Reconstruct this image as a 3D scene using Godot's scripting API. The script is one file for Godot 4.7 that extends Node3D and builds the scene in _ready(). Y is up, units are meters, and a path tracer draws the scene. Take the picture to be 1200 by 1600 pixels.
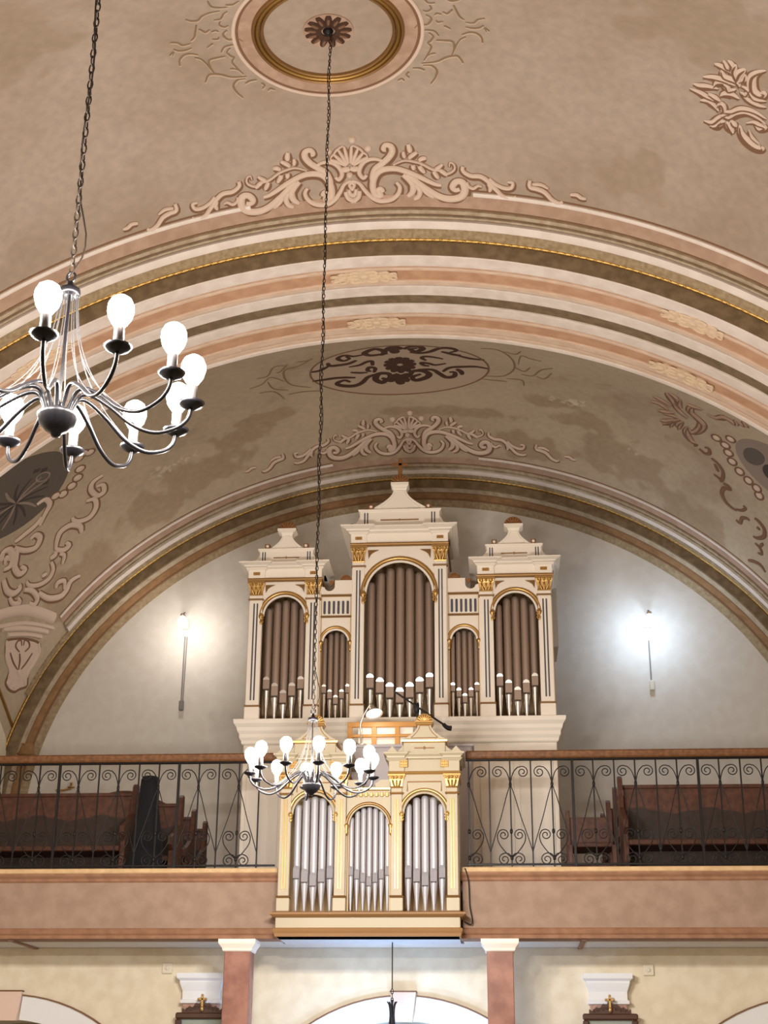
extends Node3D
# A church nave looking up at the organ loft. Nave coordinates: x right of the nave axis, y above the floor, depth d away from the camera (world z = -d).

const VAULT_K := 0.85
const RIB_R := 5.15
const RIB_H := 4.035
const CHOIR := 3.28          # choir floor
var M := {}
var used := {}
var arc_s := PackedFloat32Array()
var leaf_shape := false

func _ready():
	# ---- camera ----
	var cam := Camera3D.new()
	cam.name = "camera"
	cam.fov = rad_to_deg(2.0 * atan(800.0 / 2300.0))
	cam.near = 0.05
	cam.far = 100.0
	add_child(cam)
	var yaw := 0.0793640822751796
	var pit := 0.3808826689179913
	var roll := 0.007303941399288573
	var fwd := Vector3(-sin(yaw) * cos(pit), sin(pit), -cos(yaw) * cos(pit))
	var right := Vector3(cos(yaw), 0, -sin(yaw))
	var up := right.cross(fwd)
	var r2 := right * cos(roll) + up * sin(roll)
	var u2 := up * cos(roll) - right * sin(roll)
	cam.transform = Transform3D(Basis(r2, u2, -fwd), Vector3(0.915, 1.6, 0))
	cam.current = true
	# ---- environment ----
	var we := WorldEnvironment.new()
	we.name = "world_environment"
	var env := Environment.new()
	env.background_mode = Environment.BG_COLOR
	env.background_color = Color(0, 0, 0)
	env.ambient_light_source = Environment.AMBIENT_SOURCE_DISABLED
	env.tonemap_mode = Environment.TONE_MAPPER_LINEAR
	env.tonemap_exposure = EXPOSURE
	env.sdfgi_enabled = true
	env.ssao_enabled = true
	env.ssil_enabled = true
	we.environment = env
	add_child(we)
	arc_table()
	materials()
	print("materials ", Time.get_ticks_msec())
	build_shell()
	build_vaults()
	print("vaults ", Time.get_ticks_msec())
	build_ribs()
	build_back_arch()
	build_arcade()
	build_balcony()
	print("structure ", Time.get_ticks_msec())
	build_main_organ()
	build_front_organ()
	print("organs ", Time.get_ticks_msec())
	build_pews()
	build_railings()
	build_console()
	build_ornaments()
	print("ornaments ", Time.get_ticks_msec())
	build_chandeliers()
	build_wall_lamps()
	build_small_things()
	print("done ", Time.get_ticks_msec())

const EXPOSURE := 1.25
const BULB_ENERGY := 0.9
const WARM := Color(1.0, 0.97, 0.935)

# ---------------------------------------------------------------- helpers
func V(x: float, y: float, d: float) -> Vector3:
	return Vector3(x, y, -d)

func numbered(called: String) -> String:
	if not used.has(called):
		used[called] = 0
		return called
	used[called] += 1
	return "%s_%03d" % [called, used[called]]

func thing(called: String, label: String, category: String, at := Vector3.ZERO, group := "") -> Node3D:
	var o := Node3D.new()
	o.name = numbered(called)
	add_child(o)
	o.position = at
	tag(o, label, category, group)
	return o

func tag(o: Node, label: String, category: String, group := ""):
	o.set_meta("label", label)
	o.set_meta("category", category)
	if group != "":
		o.set_meta("group", group)

func structure(called: String, label := "") -> Node3D:
	var o := Node3D.new()
	o.name = numbered(called)
	add_child(o)
	o.set_meta("kind", "structure")
	if label != "":
		o.set_meta("label", label)
	return o

func node(called: String, parent: Node, at := Vector3.ZERO) -> Node3D:
	var o := Node3D.new()
	o.name = called
	parent.add_child(o, true)
	o.position = at
	return o

func S() -> SurfaceTool:
	var st := SurfaceTool.new()
	st.begin(Mesh.PRIMITIVE_TRIANGLES)
	return st

func mesh_of(st: SurfaceTool) -> ArrayMesh:
	st.generate_normals()
	return st.commit()

func put(called: String, mesh: Mesh, m: Material, parent: Node, at := Vector3.ZERO) -> MeshInstance3D:
	var o := MeshInstance3D.new()
	o.name = called
	o.mesh = mesh
	o.material_override = m
	parent.add_child(o, true)
	o.position = at
	return o

func obj(called: String, st: SurfaceTool, m: Material, parent: Node, label := "") -> MeshInstance3D:
	var o := put(called, mesh_of(st), m, parent)
	if label != "":
		o.set_meta("label", label)
	return o

func tri(st: SurfaceTool, a: Vector3, b: Vector3, c: Vector3):
	st.add_vertex(a)
	st.add_vertex(b)
	st.add_vertex(c)

func quad(st: SurfaceTool, a: Vector3, b: Vector3, c: Vector3, d: Vector3):
	tri(st, a, b, c)
	tri(st, a, c, d)

# chamfered box from two corners in nave coordinates
func cbox(st: SurfaceTool, x0: float, x1: float, y0: float, y1: float, d0: float, d1: float, b := 0.006):
	var c := V((x0 + x1) / 2, (y0 + y1) / 2, (d0 + d1) / 2)
	var h := Vector3(absf(x1 - x0), absf(y1 - y0), absf(d1 - d0)) / 2
	b = minf(b, minf(h.x, minf(h.y, h.z)) * 0.45)
	st.set_smooth_group(-1)
	for ax in 3:
		var a1 := (ax + 1) % 3
		var a2 := (ax + 2) % 3
		for sg in [-1.0, 1.0]:
			var q := []
			for k in [[-1, -1], [1, -1], [1, 1], [-1, 1]]:
				var p := Vector3.ZERO
				p[ax] = sg * h[ax]
				p[a1] = k[0] * (h[a1] - b)
				p[a2] = k[1] * (h[a2] - b)
				q.append(c + p)
			if sg > 0:
				quad(st, q[0], q[3], q[2], q[1])
			else:
				quad(st, q[0], q[1], q[2], q[3])
		# edges along axis ax
		for s1 in [-1.0, 1.0]:
			for s2 in [-1.0, 1.0]:
				var q := []
				for k in [[-1, 0], [1, 0], [1, 1], [-1, 1]]:
					var p := Vector3.ZERO
					p[ax] = k[0] * (h[ax] - b)
					p[a1] = s1 * (h[a1] - (b if k[1] == 0 else 0.0))
					p[a2] = s2 * (h[a2] - (0.0 if k[1] == 0 else b))
					q.append(c + p)
				if s1 * s2 > 0:
					quad(st, q[0], q[1], q[2], q[3])
				else:
					quad(st, q[0], q[3], q[2], q[1])
	for sx in [-1.0, 1.0]:
		for sy in [-1.0, 1.0]:
			for sz in [-1.0, 1.0]:
				var pa := c + Vector3(sx * h.x, sy * (h.y - b), sz * (h.z - b))
				var pb := c + Vector3(sx * (h.x - b), sy * h.y, sz * (h.z - b))
				var pc := c + Vector3(sx * (h.x - b), sy * (h.y - b), sz * h.z)
				if sx * sy * sz > 0:
					tri(st, pa, pc, pb)
				else:
					tri(st, pa, pb, pc)

# plain box, twelve triangles
func box(st: SurfaceTool, x0: float, x1: float, y0: float, y1: float, d0: float, d1: float):
	st.set_smooth_group(-1)
	var p := []
	for k in 8:
		p.append(V(x1 if k & 1 else x0, y1 if k & 2 else y0, d1 if k & 4 else d0))
	for f in [[0, 2, 3, 1], [4, 5, 7, 6], [0, 4, 6, 2], [1, 3, 7, 5], [2, 6, 7, 3], [0, 1, 5, 4]]:
		quad(st, p[f[0]], p[f[1]], p[f[2]], p[f[3]])

# profile of (radius, height), spun about the vertical through o; sharp rings where a height and radius repeat
func lathe(st: SurfaceTool, prof: Array, n: int, o: Vector3, smooth := true):
	for i in prof.size() - 1:
		st.set_smooth_group(1 if smooth else 10 + i)
		for k in n:
			var a0 := TAU * k / n
			var a1 := TAU * (k + 1) / n
			var p00 := o + Vector3(cos(a0) * prof[i][0], prof[i][1], sin(a0) * prof[i][0])
			var p01 := o + Vector3(cos(a1) * prof[i][0], prof[i][1], sin(a1) * prof[i][0])
			var p10 := o + Vector3(cos(a0) * prof[i + 1][0], prof[i + 1][1], sin(a0) * prof[i + 1][0])
			var p11 := o + Vector3(cos(a1) * prof[i + 1][0], prof[i + 1][1], sin(a1) * prof[i + 1][0])
			if prof[i][0] > 0.00001:
				tri(st, p00, p01, p11)
			if prof[i + 1][0] > 0.00001:
				tri(st, p00, p11, p10)

func smooth_path(pts: Array, sub: int) -> Array:
	var out := []
	var n := pts.size()
	for i in n - 1:
		var p0 = pts[maxi(i - 1, 0)]
		var p1 = pts[i]
		var p2 = pts[i + 1]
		var p3 = pts[mini(i + 2, n - 1)]
		for k in sub:
			out.append(p1.cubic_interpolate(p2, p0, p3, float(k) / sub))
	out.append(pts[n - 1])
	return out

func tube(st: SurfaceTool, pts: Array, r: float, n := 6, r_end := -1.0):
	st.set_smooth_group(2)
	var rings := []
	var m := pts.size()
	var u := Vector3.UP
	for i in m:
		var t: Vector3 = (pts[mini(i + 1, m - 1)] - pts[maxi(i - 1, 0)]).normalized()
		if absf(u.dot(t)) > 0.95:
			u = Vector3.RIGHT if absf(t.x) < 0.8 else Vector3.BACK
		u = (u - t * u.dot(t)).normalized()
		var w := t.cross(u)
		var rr := r if r_end < 0 else lerpf(r, r_end, float(i) / (m - 1))
		var ring := []
		for k in n:
			var a := TAU * k / n
			ring.append(pts[i] + (u * cos(a) + w * sin(a)) * rr)
		rings.append(ring)
	for i in m - 1:
		for k in n:
			quad(st, rings[i][k], rings[i + 1][k], rings[i + 1][(k + 1) % n], rings[i][(k + 1) % n])
	st.set_smooth_group(-1)
	for k in range(1, n - 1):
		tri(st, rings[0][0], rings[0][k], rings[0][k + 1])
		tri(st, rings[m - 1][0], rings[m - 1][k + 1], rings[m - 1][k])

# outline in (x, y), extruded from depth d0 (near) to d1 (far)
func prism(st: SurfaceTool, outline: Array, d0: float, d1: float, smooth_sides := false):
	var poly := PackedVector2Array()
	for p in outline:
		poly.append(p)
	if Geometry2D.is_polygon_clockwise(poly):
		poly.reverse()
	var idx := Geometry2D.triangulate_polygon(poly)
	st.set_smooth_group(-1)
	for k in range(0, idx.size(), 3):
		var a := poly[idx[k]]
		var b := poly[idx[k + 1]]
		var c := poly[idx[k + 2]]
		if (b - a).cross(c - a) > 0:
			var t := b
			b = c
			c = t
		tri(st, V(a.x, a.y, d0), V(b.x, b.y, d0), V(c.x, c.y, d0))
		tri(st, V(a.x, a.y, d1), V(c.x, c.y, d1), V(b.x, b.y, d1))
	st.set_smooth_group(3 if smooth_sides else -1)
	for k in poly.size():
		var a := poly[k]
		var b := poly[(k + 1) % poly.size()]
		quad(st, V(a.x, a.y, d0), V(b.x, b.y, d0), V(b.x, b.y, d1), V(a.x, a.y, d1))

# profile of (projection, y) run round the front and the two sides of a block
func cornice(st: SurfaceTool, x0: float, x1: float, df: float, db: float, prof: Array):
	st.set_smooth_group(-1)
	var loops := []
	for p in prof:
		var e: float = p[0]
		loops.append([V(x0 - e, p[1], db), V(x0 - e, p[1], df - e), V(x1 + e, p[1], df - e), V(x1 + e, p[1], db)])
	for i in loops.size() - 1:
		for k in 3:
			quad(st, loops[i][k], loops[i + 1][k], loops[i + 1][k + 1], loops[i][k + 1])
		quad(st, loops[i][3], loops[i + 1][3], loops[i + 1][0], loops[i][0])
	var a = loops[0]
	var z = loops[loops.size() - 1]
	quad(st, a[0], a[1], a[2], a[3])
	quad(st, z[0], z[3], z[2], z[1])

# ---------------------------------------------------------------- vault geometry
func arc_table():
	var n := 400
	arc_s.resize(n + 1)
	arc_s[0] = 0.0
	for i in n:
		var p := (i + 0.5) * PI / 2 / n
		arc_s[i + 1] = arc_s[i] + Vector2(cos(p), VAULT_K * sin(p)).length() * PI / 2 / n

func phi_of(u: float) -> float:
	var a := absf(u)
	var lo := 0
	var hi := arc_s.size() - 1
	if a >= arc_s[hi]:
		return signf(u) * PI / 2
	while hi - lo > 1:
		var m := (lo + hi) / 2
		if arc_s[m] <= a:
			lo = m
		else:
			hi = m
	var f := (a - arc_s[lo]) / (arc_s[hi] - arc_s[lo])
	return signf(u) * (lo + f) * PI / 2 / (arc_s.size() - 1)

# bays: near depth, its centre height and radius, far depth, its centre height and radius
const BAYS := {
	0: [1.5, 4.035, 5.344, 5.5, 4.035, 5.344],
	1: [6.74, 4.035, 5.344, 11.0, 4.035, 5.344],
	2: [12.46, 4.035, 5.344, 16.72, 4.526, 4.985],
	-1: [-4.2, 4.035, 5.344, 0.04, 4.035, 5.344],
}
# a point of surface «id» (a bay, or 3: the soffit of the transverse arch) at arc length s from the crown and depth d
func on(id: int, s: float, d: float) -> Vector3:
	var p := phi_of(s / 5.165)
	if id == 3:
		return V(RIB_R * sin(p), RIB_H + VAULT_K * RIB_R * cos(p), d)
	var b: Array = BAYS[id]
	var t: float = (d - b[0]) / (b[3] - b[0])
	var h := lerpf(b[1], b[4], t)
	var r := lerpf(b[2], b[5], t)
	return V(r * sin(p), h + VAULT_K * r * cos(p) + 0.5 * sin(PI * clampf(t, 0, 1)), d)

func off(id: int, s: float, d: float, lift: float) -> Vector3:
	var p := on(id, s, d)
	var n := (on(id, s + 0.01, d) - p).cross(on(id, s, d + 0.01) - p).normalized()
	if n.y > 0:
		n = -n
	return p + n * lift

# relief stroke: a half-round band along pts (arc length, depth) on surface id
func stroke(st: SurfaceTool, id: int, pts: Array, w: float, high: float, lift := 0.0, taper := true, side_shift := 0.0):
	var path := smooth_path(pts, 4)
	var m := path.size()
	var rings := []
	var across := [-1.0, -0.62, 0.0, 0.62, 1.0]
	var rise := [0.0, 0.75, 1.0, 0.75, 0.0]
	for i in m:
		var t: Vector2 = (path[mini(i + 1, m - 1)] - path[maxi(i - 1, 0)]).normalized()
		var nn := Vector2(-t.y, t.x)
		var f := float(i) / (m - 1)
		var k := 1.0
		if leaf_shape:
			k = pow(sin(PI * (0.04 + 0.92 * f)), 0.9)
		elif taper:
			k = pow(sin(PI * (0.17 + 0.72 * f)), 0.6)
		var ring := []
		for j in 5:
			var q: Vector2 = path[i] + nn * across[j] * w * 0.5 * k + Vector2(0, side_shift)
			ring.append(off(id, q.x, q.y, lift + high * rise[j] * k))
		rings.append(ring)
	st.set_smooth_group(4)
	for i in m - 1:
		for j in 4:
			quad(st, rings[i][j], rings[i][j + 1], rings[i + 1][j + 1], rings[i + 1][j])
	st.set_smooth_group(-1)
	for e in [0, m - 1]:
		for j in range(1, 4):
			tri(st, rings[e][0], rings[e][j], rings[e][j + 1])

# a round boss on a surface
func boss(st: SurfaceTool, id: int, c: Vector2, r: float, high: float, n := 12, sx := 1.0):
	st.set_smooth_group(5)
	var prev := []
	for i in 5:
		var a := PI / 2 * i / 4.0
		var ring := []
		for k in n:
			var th := TAU * k / n
			ring.append(off(id, c.x + cos(th) * r * cos(a) * sx, c.y + sin(th) * r * cos(a), high * sin(a)))
		if prev:
			for k in n:
				quad(st, prev[k], prev[(k + 1) % n], ring[(k + 1) % n], ring[k])
		prev = ring

# a flat patch bounded by a closed outline in (arc length, depth), as a thin raised sheet with an edge
func patch(st: SurfaceTool, id: int, outline: Array, lift: float):
	var c := Vector2.ZERO
	for p in outline:
		c += p / outline.size()
	st.set_smooth_group(6)
	var n := outline.size()
	for ring in 6:
		var f0 := ring / 6.0
		var f1 := (ring + 1) / 6.0
		for k in n:
			var a: Vector2 = outline[k]
			var b: Vector2 = outline[(k + 1) % n]
			var p0 := c.lerp(a, f0)
			var p1 := c.lerp(b, f0)
			var p2 := c.lerp(b, f1)
			var p3 := c.lerp(a, f1)
			if ring > 0:
				quad(st, off(id, p0.x, p0.y, lift), off(id, p1.x, p1.y, lift), off(id, p2.x, p2.y, lift), off(id, p3.x, p3.y, lift))
			else:
				tri(st, off(id, p0.x, p0.y, lift), off(id, p2.x, p2.y, lift), off(id, p3.x, p3.y, lift))
	st.set_smooth_group(7)
	for k in n:
		var a: Vector2 = outline[k]
		var b: Vector2 = outline[(k + 1) % n]
		quad(st, off(id, a.x, a.y, lift), off(id, b.x, b.y, lift), off(id, b.x, b.y, -0.01), off(id, a.x, a.y, -0.01))

# a profile of (depth, radius) swept along an elliptical arch
func sweep(st: SurfaceTool, prof: Array, hc: float, p0: float, p1: float, n: int):
	for i in prof.size() - 1:
		st.set_smooth_group(20 + i)
		for k in n:
			var a0 := lerpf(p0, p1, float(k) / n)
			var a1 := lerpf(p0, p1, float(k + 1) / n)
			var q := []
			for e in [[i, a0], [i + 1, a0], [i + 1, a1], [i, a1]]:
				var r: float = prof[e[0]][1]
				q.append(V(r * sin(e[1]), hc + VAULT_K * r * cos(e[1]), prof[e[0]][0]))
			quad(st, q[0], q[1], q[2], q[3])

# ---------------------------------------------------------------- materials
func mat(called: String, c: Color, rough := 0.8, metal := 0.0) -> StandardMaterial3D:
	var m := StandardMaterial3D.new()
	m.resource_name = called
	m.albedo_color = c
	m.roughness = rough
	m.metallic = metal
	M[called] = m
	return m

func c8(r: int, g: int, b: int) -> Color:
	return Color(r / 255.0, g / 255.0, b / 255.0)

func mottled(called: String, a: Color, b: Color, scale: float, rough := 0.85, freq := 0.02, seed_n := 1, bump := 0.0) -> StandardMaterial3D:
	var m := mat(called, Color.WHITE, rough)
	var nz := FastNoiseLite.new()
	nz.seed = seed_n
	nz.noise_type = FastNoiseLite.TYPE_SIMPLEX_SMOOTH
	nz.frequency = freq
	nz.fractal_octaves = 5
	var g := Gradient.new()
	g.set_color(0, a)
	g.set_color(1, b)
	g.set_offset(0, 0.25)
	g.set_offset(1, 0.75)
	var t := NoiseTexture2D.new()
	t.width = 512
	t.height = 512
	t.seamless = true
	t.noise = nz
	t.color_ramp = g
	m.albedo_texture = t
	m.uv1_triplanar = true
	m.uv1_world_triplanar = true
	m.uv1_scale = Vector3.ONE * scale
	if bump > 0:
		var t2 := NoiseTexture2D.new()
		t2.width = 512
		t2.height = 512
		t2.seamless = true
		t2.noise = nz
		m.heightmap_enabled = true
		m.heightmap_texture = t2
		m.heightmap_scale = bump
	return m

# painted plaster of a vault bay: tan ground, darker damp stains with a ragged outline, pale flakes where paint is lost
func vault_paint(called: String, id: int, ground: Color, ground2: Color, stain: Color, spots: Array, flakes: Array, seed_n: int) -> StandardMaterial3D:
	var w := 1024
	var h := 512
	var b: Array = BAYS[id]
	var n1 := FastNoiseLite.new()
	n1.seed = seed_n
	n1.frequency = 0.55
	n1.fractal_octaves = 4
	var n2 := FastNoiseLite.new()
	n2.seed = seed_n + 7
	n2.frequency = 2.2
	n2.fractal_octaves = 4
	var n3 := FastNoiseLite.new()
	n3.seed = seed_n + 13
	n3.frequency = 9.0
	n3.fractal_octaves = 3
	var im := Image.create(w, h, false, Image.FORMAT_RGB8)
	for j in h:
		var d: float = lerpf(b[0], b[3], (j + 0.5) / h)
		for i in w:
			var s := lerpf(-7.2, 7.2, (i + 0.5) / w)
			var a := n1.get_noise_2d(s, d)
			var f := n2.get_noise_2d(s, d)
			var g := n3.get_noise_2d(s, d)
			var c := ground.lerp(ground2, clampf(0.5 + a * 1.1 + f * 0.35, 0, 1))
			var k := 0.0
			for p in spots:
				var q := Vector2((s - p[0]) / p[2], (d - p[1]) / p[3])
				k = maxf(k, 1.0 - q.length())
			if k > 0.0 or a > 0.3:
				var e := smoothstep(0.10, 0.42, k + f * 0.6 + g * 0.15)
				c = c.lerp(stain, e * 0.5)
			if a > 0.28:
				c = c.lerp(stain, smoothstep(0.28, 0.46, a + g * 0.05) * 0.2)
			for p in flakes:
				var q := Vector2((s - p[0]) / p[2], (d - p[1]) / p[3])
				if q.length() < 1.0 and g + f * 0.5 > 0.12 + q.length() * 0.25:
					c = c.lerp(Color(0.86, 0.81, 0.74), 0.45)
			c = c * (1.0 + g * 0.05)
			im.set_pixel(i, j, Color(c.r, c.g, c.b))
	var m := mat(called, Color.WHITE, 0.9)
	m.albedo_texture = ImageTexture.create_from_image(im)
	m.texture_repeat = false
	return m

func materials():
	vault_paint("vault_near", 1, c8(175, 158, 144), c8(164, 146, 130), c8(152, 133, 112),
		[[2.7, 8.3, 1.1, 0.55], [2.1, 10.1, 0.35, 0.3], [-2.4, 8.2, 0.6, 0.5]], [], 11)
	vault_paint("vault_far", 2, c8(190, 172, 148), c8(178, 159, 136), c8(150, 126, 100),
		[[-1.75, 15.2, 0.45, 0.16], [-2.1, 15.4, 0.5, 0.25], [-2.6, 15.75, 0.8, 0.4], [-3.3, 15.9, 0.7, 0.4], [1.6, 15.08, 0.4, 0.14], [2.05, 15.28, 0.5, 0.22], [2.5, 15.75, 0.7, 0.5], [1.4, 16.0, 0.5, 0.3], [0.5, 15.5, 0.9, 0.14], [-4.6, 16.2, 0.8, 0.6], [3.6, 16.2, 0.6, 0.5], [-0.9, 16.3, 0.8, 0.3]],
		[[1.75, 15.0, 0.22, 0.08], [1.95, 14.93, 0.14, 0.07], [-2.71, 15.4, 0.2, 0.1], [-3.1, 15.4, 0.2, 0.12], [2.66, 15.53, 0.16, 0.06]], 23)
	mottled("cream_plaster", c8(238, 227, 220), c8(224, 211, 202), 0.6, 0.85, 0.015, 3)
	mottled("peach_plaster", c8(228, 202, 182), c8(214, 186, 164), 0.6, 0.85, 0.015, 4)
	mottled("orange_plaster", c8(206, 164, 134), c8(192, 148, 118), 0.6, 0.85, 0.015, 5)
	mottled("olive_plaster", c8(134, 114, 88), c8(112, 94, 70), 0.7, 0.85, 0.02, 6)
	mottled("ochre_plaster", c8(160, 122, 84), c8(134, 98, 62), 0.8, 0.85, 0.02, 17)
	mottled("rose_plaster", c8(186, 156, 136), c8(168, 138, 118), 0.6, 0.85, 0.02, 7)
	mottled("grey_moulding", c8(190, 174, 152), c8(160, 142, 116), 0.9, 0.88, 0.02, 15)
	mottled("worn_plaster", c8(176, 156, 126), c8(142, 120, 90), 1.1, 0.88, 0.03, 16)
	mat("brown_line", c8(128, 94, 68), 0.9)
	mat("stucco_buff", c8(222, 198, 170), 0.9)
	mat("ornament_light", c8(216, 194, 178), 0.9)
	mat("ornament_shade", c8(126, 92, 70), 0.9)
	mat("lace_paint", c8(138, 114, 88), 0.9)
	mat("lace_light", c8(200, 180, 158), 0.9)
	mat("medallion_brown", c8(72, 46, 32), 0.9)
	mat("medallion_ground", c8(184, 163, 143), 0.9)
	mat("fresco_grey", c8(98, 88, 80), 0.9)
	mat("fresco_dark", c8(66, 58, 54), 0.9)
	mat("fresco_pale", c8(150, 132, 120), 0.9)
	mat("gold", c8(198, 160, 100), 0.36, 0.85)
	mat("old_gold", c8(152, 117, 74), 0.42, 0.75)
	mat("gold_cord", c8(170, 134, 74), 0.38, 0.85)
	mottled("wall_white", c8(224, 219, 212), c8(219, 213, 205), 0.5, 0.9, 0.02, 21)
	mottled("lower_wall", c8(232, 222, 200), c8(222, 210, 186), 0.5, 0.9, 0.02, 22)
	mat("white_trim", c8(232, 234, 238), 0.7)
	mat("keystone_pink", c8(226, 200, 186), 0.8)
	mottled("parapet_paint", c8(160, 136, 120), c8(148, 124, 108), 0.5, 0.8, 0.02, 25)
	mottled("ledge_paint", c8(212, 180, 138), c8(196, 164, 122), 0.8, 0.7, 0.02, 26)
	mottled("moulding_brown", c8(156, 116, 90), c8(138, 100, 76), 0.8, 0.7, 0.02, 27)
	mottled("red_marble", c8(162, 114, 98), c8(134, 88, 74), 0.7, 0.45, 0.012, 28)
	mottled("pilaster_mauve", c8(186, 150, 136), c8(166, 130, 116), 1.0, 0.7, 0.03, 29)
	mottled("floor_stone", c8(150, 136, 120), c8(120, 106, 92), 0.6, 0.6, 0.02, 30)
	mottled("rail_wood", c8(122, 80, 46), c8(92, 58, 32), 2.0, 0.5, 0.02, 31)
	mottled("pew_wood", c8(92, 54, 38), c8(72, 40, 28), 1.4, 0.5, 0.02, 32)
	mottled("walnut_dark", c8(50, 32, 25), c8(38, 24, 18), 1.4, 0.5, 0.02, 33)
	mottled("choir_boards", c8(120, 84, 56), c8(96, 64, 42), 1.0, 0.6, 0.02, 34)
	mat("iron", c8(26, 24, 26), 0.45, 0.4)
	mat("chandelier_iron", c8(17, 16, 20), 0.3, 0.35)
	mat("candle_sleeve", c8(92, 88, 88), 0.32, 0.7)
	mat("wire_grey", c8(26, 24, 25), 0.6, 0.1)
	mat("chain_iron", c8(44, 36, 30), 0.5, 0.6)
	mat("black_cloth", c8(16, 17, 24), 0.95)
	mat("organ_cream", c8(252, 244, 233), 0.5)
	mat("organ_ivory", c8(182, 171, 147), 0.5)
	mat("organ_brown_line", c8(150, 112, 70), 0.6)
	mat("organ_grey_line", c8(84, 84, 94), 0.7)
	mat("bare_wood", c8(206, 178, 138), 0.9)
	mat("organ_grey", c8(196, 192, 190), 0.6)
	mat("cabinet_white", c8(214, 216, 220), 0.6)
	mat("shell_brown", c8(150, 104, 62), 0.5, 0.3)
	mat("pipe_tin_warm", c8(176, 158, 146), 0.42, 0.6)
	mat("pipe_foot", c8(214, 206, 200), 0.24, 0.9)
	mat("pipe_tin", c8(190, 189, 197), 0.42, 0.35)
	mat("lip_matt", c8(150, 148, 156), 0.75)
	mat("pipe_lip", c8(240, 234, 226), 0.2, 0.9)
	mat("mouth_shade", c8(70, 62, 58), 0.8)  # dark tone standing for the shade inside the pipe mouths
	mat("desk_wood", c8(196, 142, 76), 0.45)
	mat("console_grey", c8(186, 178, 182), 0.5)
	mat("paper", c8(238, 232, 222), 0.9)
	mat("lamp_metal", c8(206, 198, 188), 0.3, 0.8)
	mat("mic_black", c8(14, 14, 15), 0.6)
	mat("frame_wood", c8(74, 44, 28), 0.5)
	mat("picture_paint", c8(150, 160, 150), 0.6)
	mat("plastic_ivory", c8(222, 214, 196), 0.6)
	mat("grey_rod", c8(140, 136, 134), 0.5, 0.3)
	mat("door_blue", c8(128, 142, 168), 0.6)
	var b := mat("bulb_glow", c8(255, 246, 232), 0.4)
	b.emission_enabled = true
	b.emission = Color(1.0, 0.95, 0.88)
	b.emission_energy_multiplier = 4.0
	var b2 := mat("bulb_cool", c8(245, 248, 255), 0.4)
	b2.emission_enabled = true
	b2.emission = Color(0.95, 0.97, 1.0)
	b2.emission_energy_multiplier = 5.0

# ---------------------------------------------------------------- setting
func build_shell():
	var o := structure("floor", "grey stone nave floor")
	var st := S()
	box(st, -5.6, 5.6, -0.3, 0.0, -4.6, 17.6)
	obj("floor_slab", st, M.floor_stone, o)
	for sd in [[-1, "wall_left"], [1, "wall_right"]]:
		o = structure(sd[1], "plastered side wall of the nave")
		st = S()
		var xa: float = sd[0] * 4.85
		var xb: float = sd[0] * 5.6
		box(st, minf(xa, xb), maxf(xa, xb), 0.0, 7.4, -4.6, 17.6)
		obj("wall_face", st, M.lower_wall, o)
	o = structure("wall_back", "white plastered end wall behind the organ loft")
	st = S()
	box(st, -5.6, 5.6, 2.84, 9.7, 17.0, 17.6)
	obj("wall_face", st, M.wall_white, o)
	o = structure("wall_front", "plastered wall at the other end of the nave")
	st = S()
	box(st, -5.6, 5.6, 0.0, 9.7, -4.6, -4.2)
	obj("wall_face", st, M.lower_wall, o)
	o = structure("wall_narthex", "plastered wall seen through the arches under the loft")
	st = S()
	box(st, -5.6, 5.6, 0.0, 2.84, 16.2, 17.6)
	obj("wall_face", st, M.lower_wall, o)

func vault_mesh(id: int, ns: int, nd: int) -> ArrayMesh:
	var b: Array = BAYS[id]
	var st := S()
	st.set_smooth_group(1)
	for j in nd:
		for i in ns:
			for e in [[0, 0], [1, 0], [1, 1], [0, 0], [1, 1], [0, 1]]:
				var f: float = float(i + e[0]) / ns
				var g: float = float(j + e[1]) / nd
				st.set_uv(Vector2(f, g))
				st.add_vertex(on(id, lerpf(-7.2, 7.2, f), lerpf(b[0], b[3], g)))
	return mesh_of(st)

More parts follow.
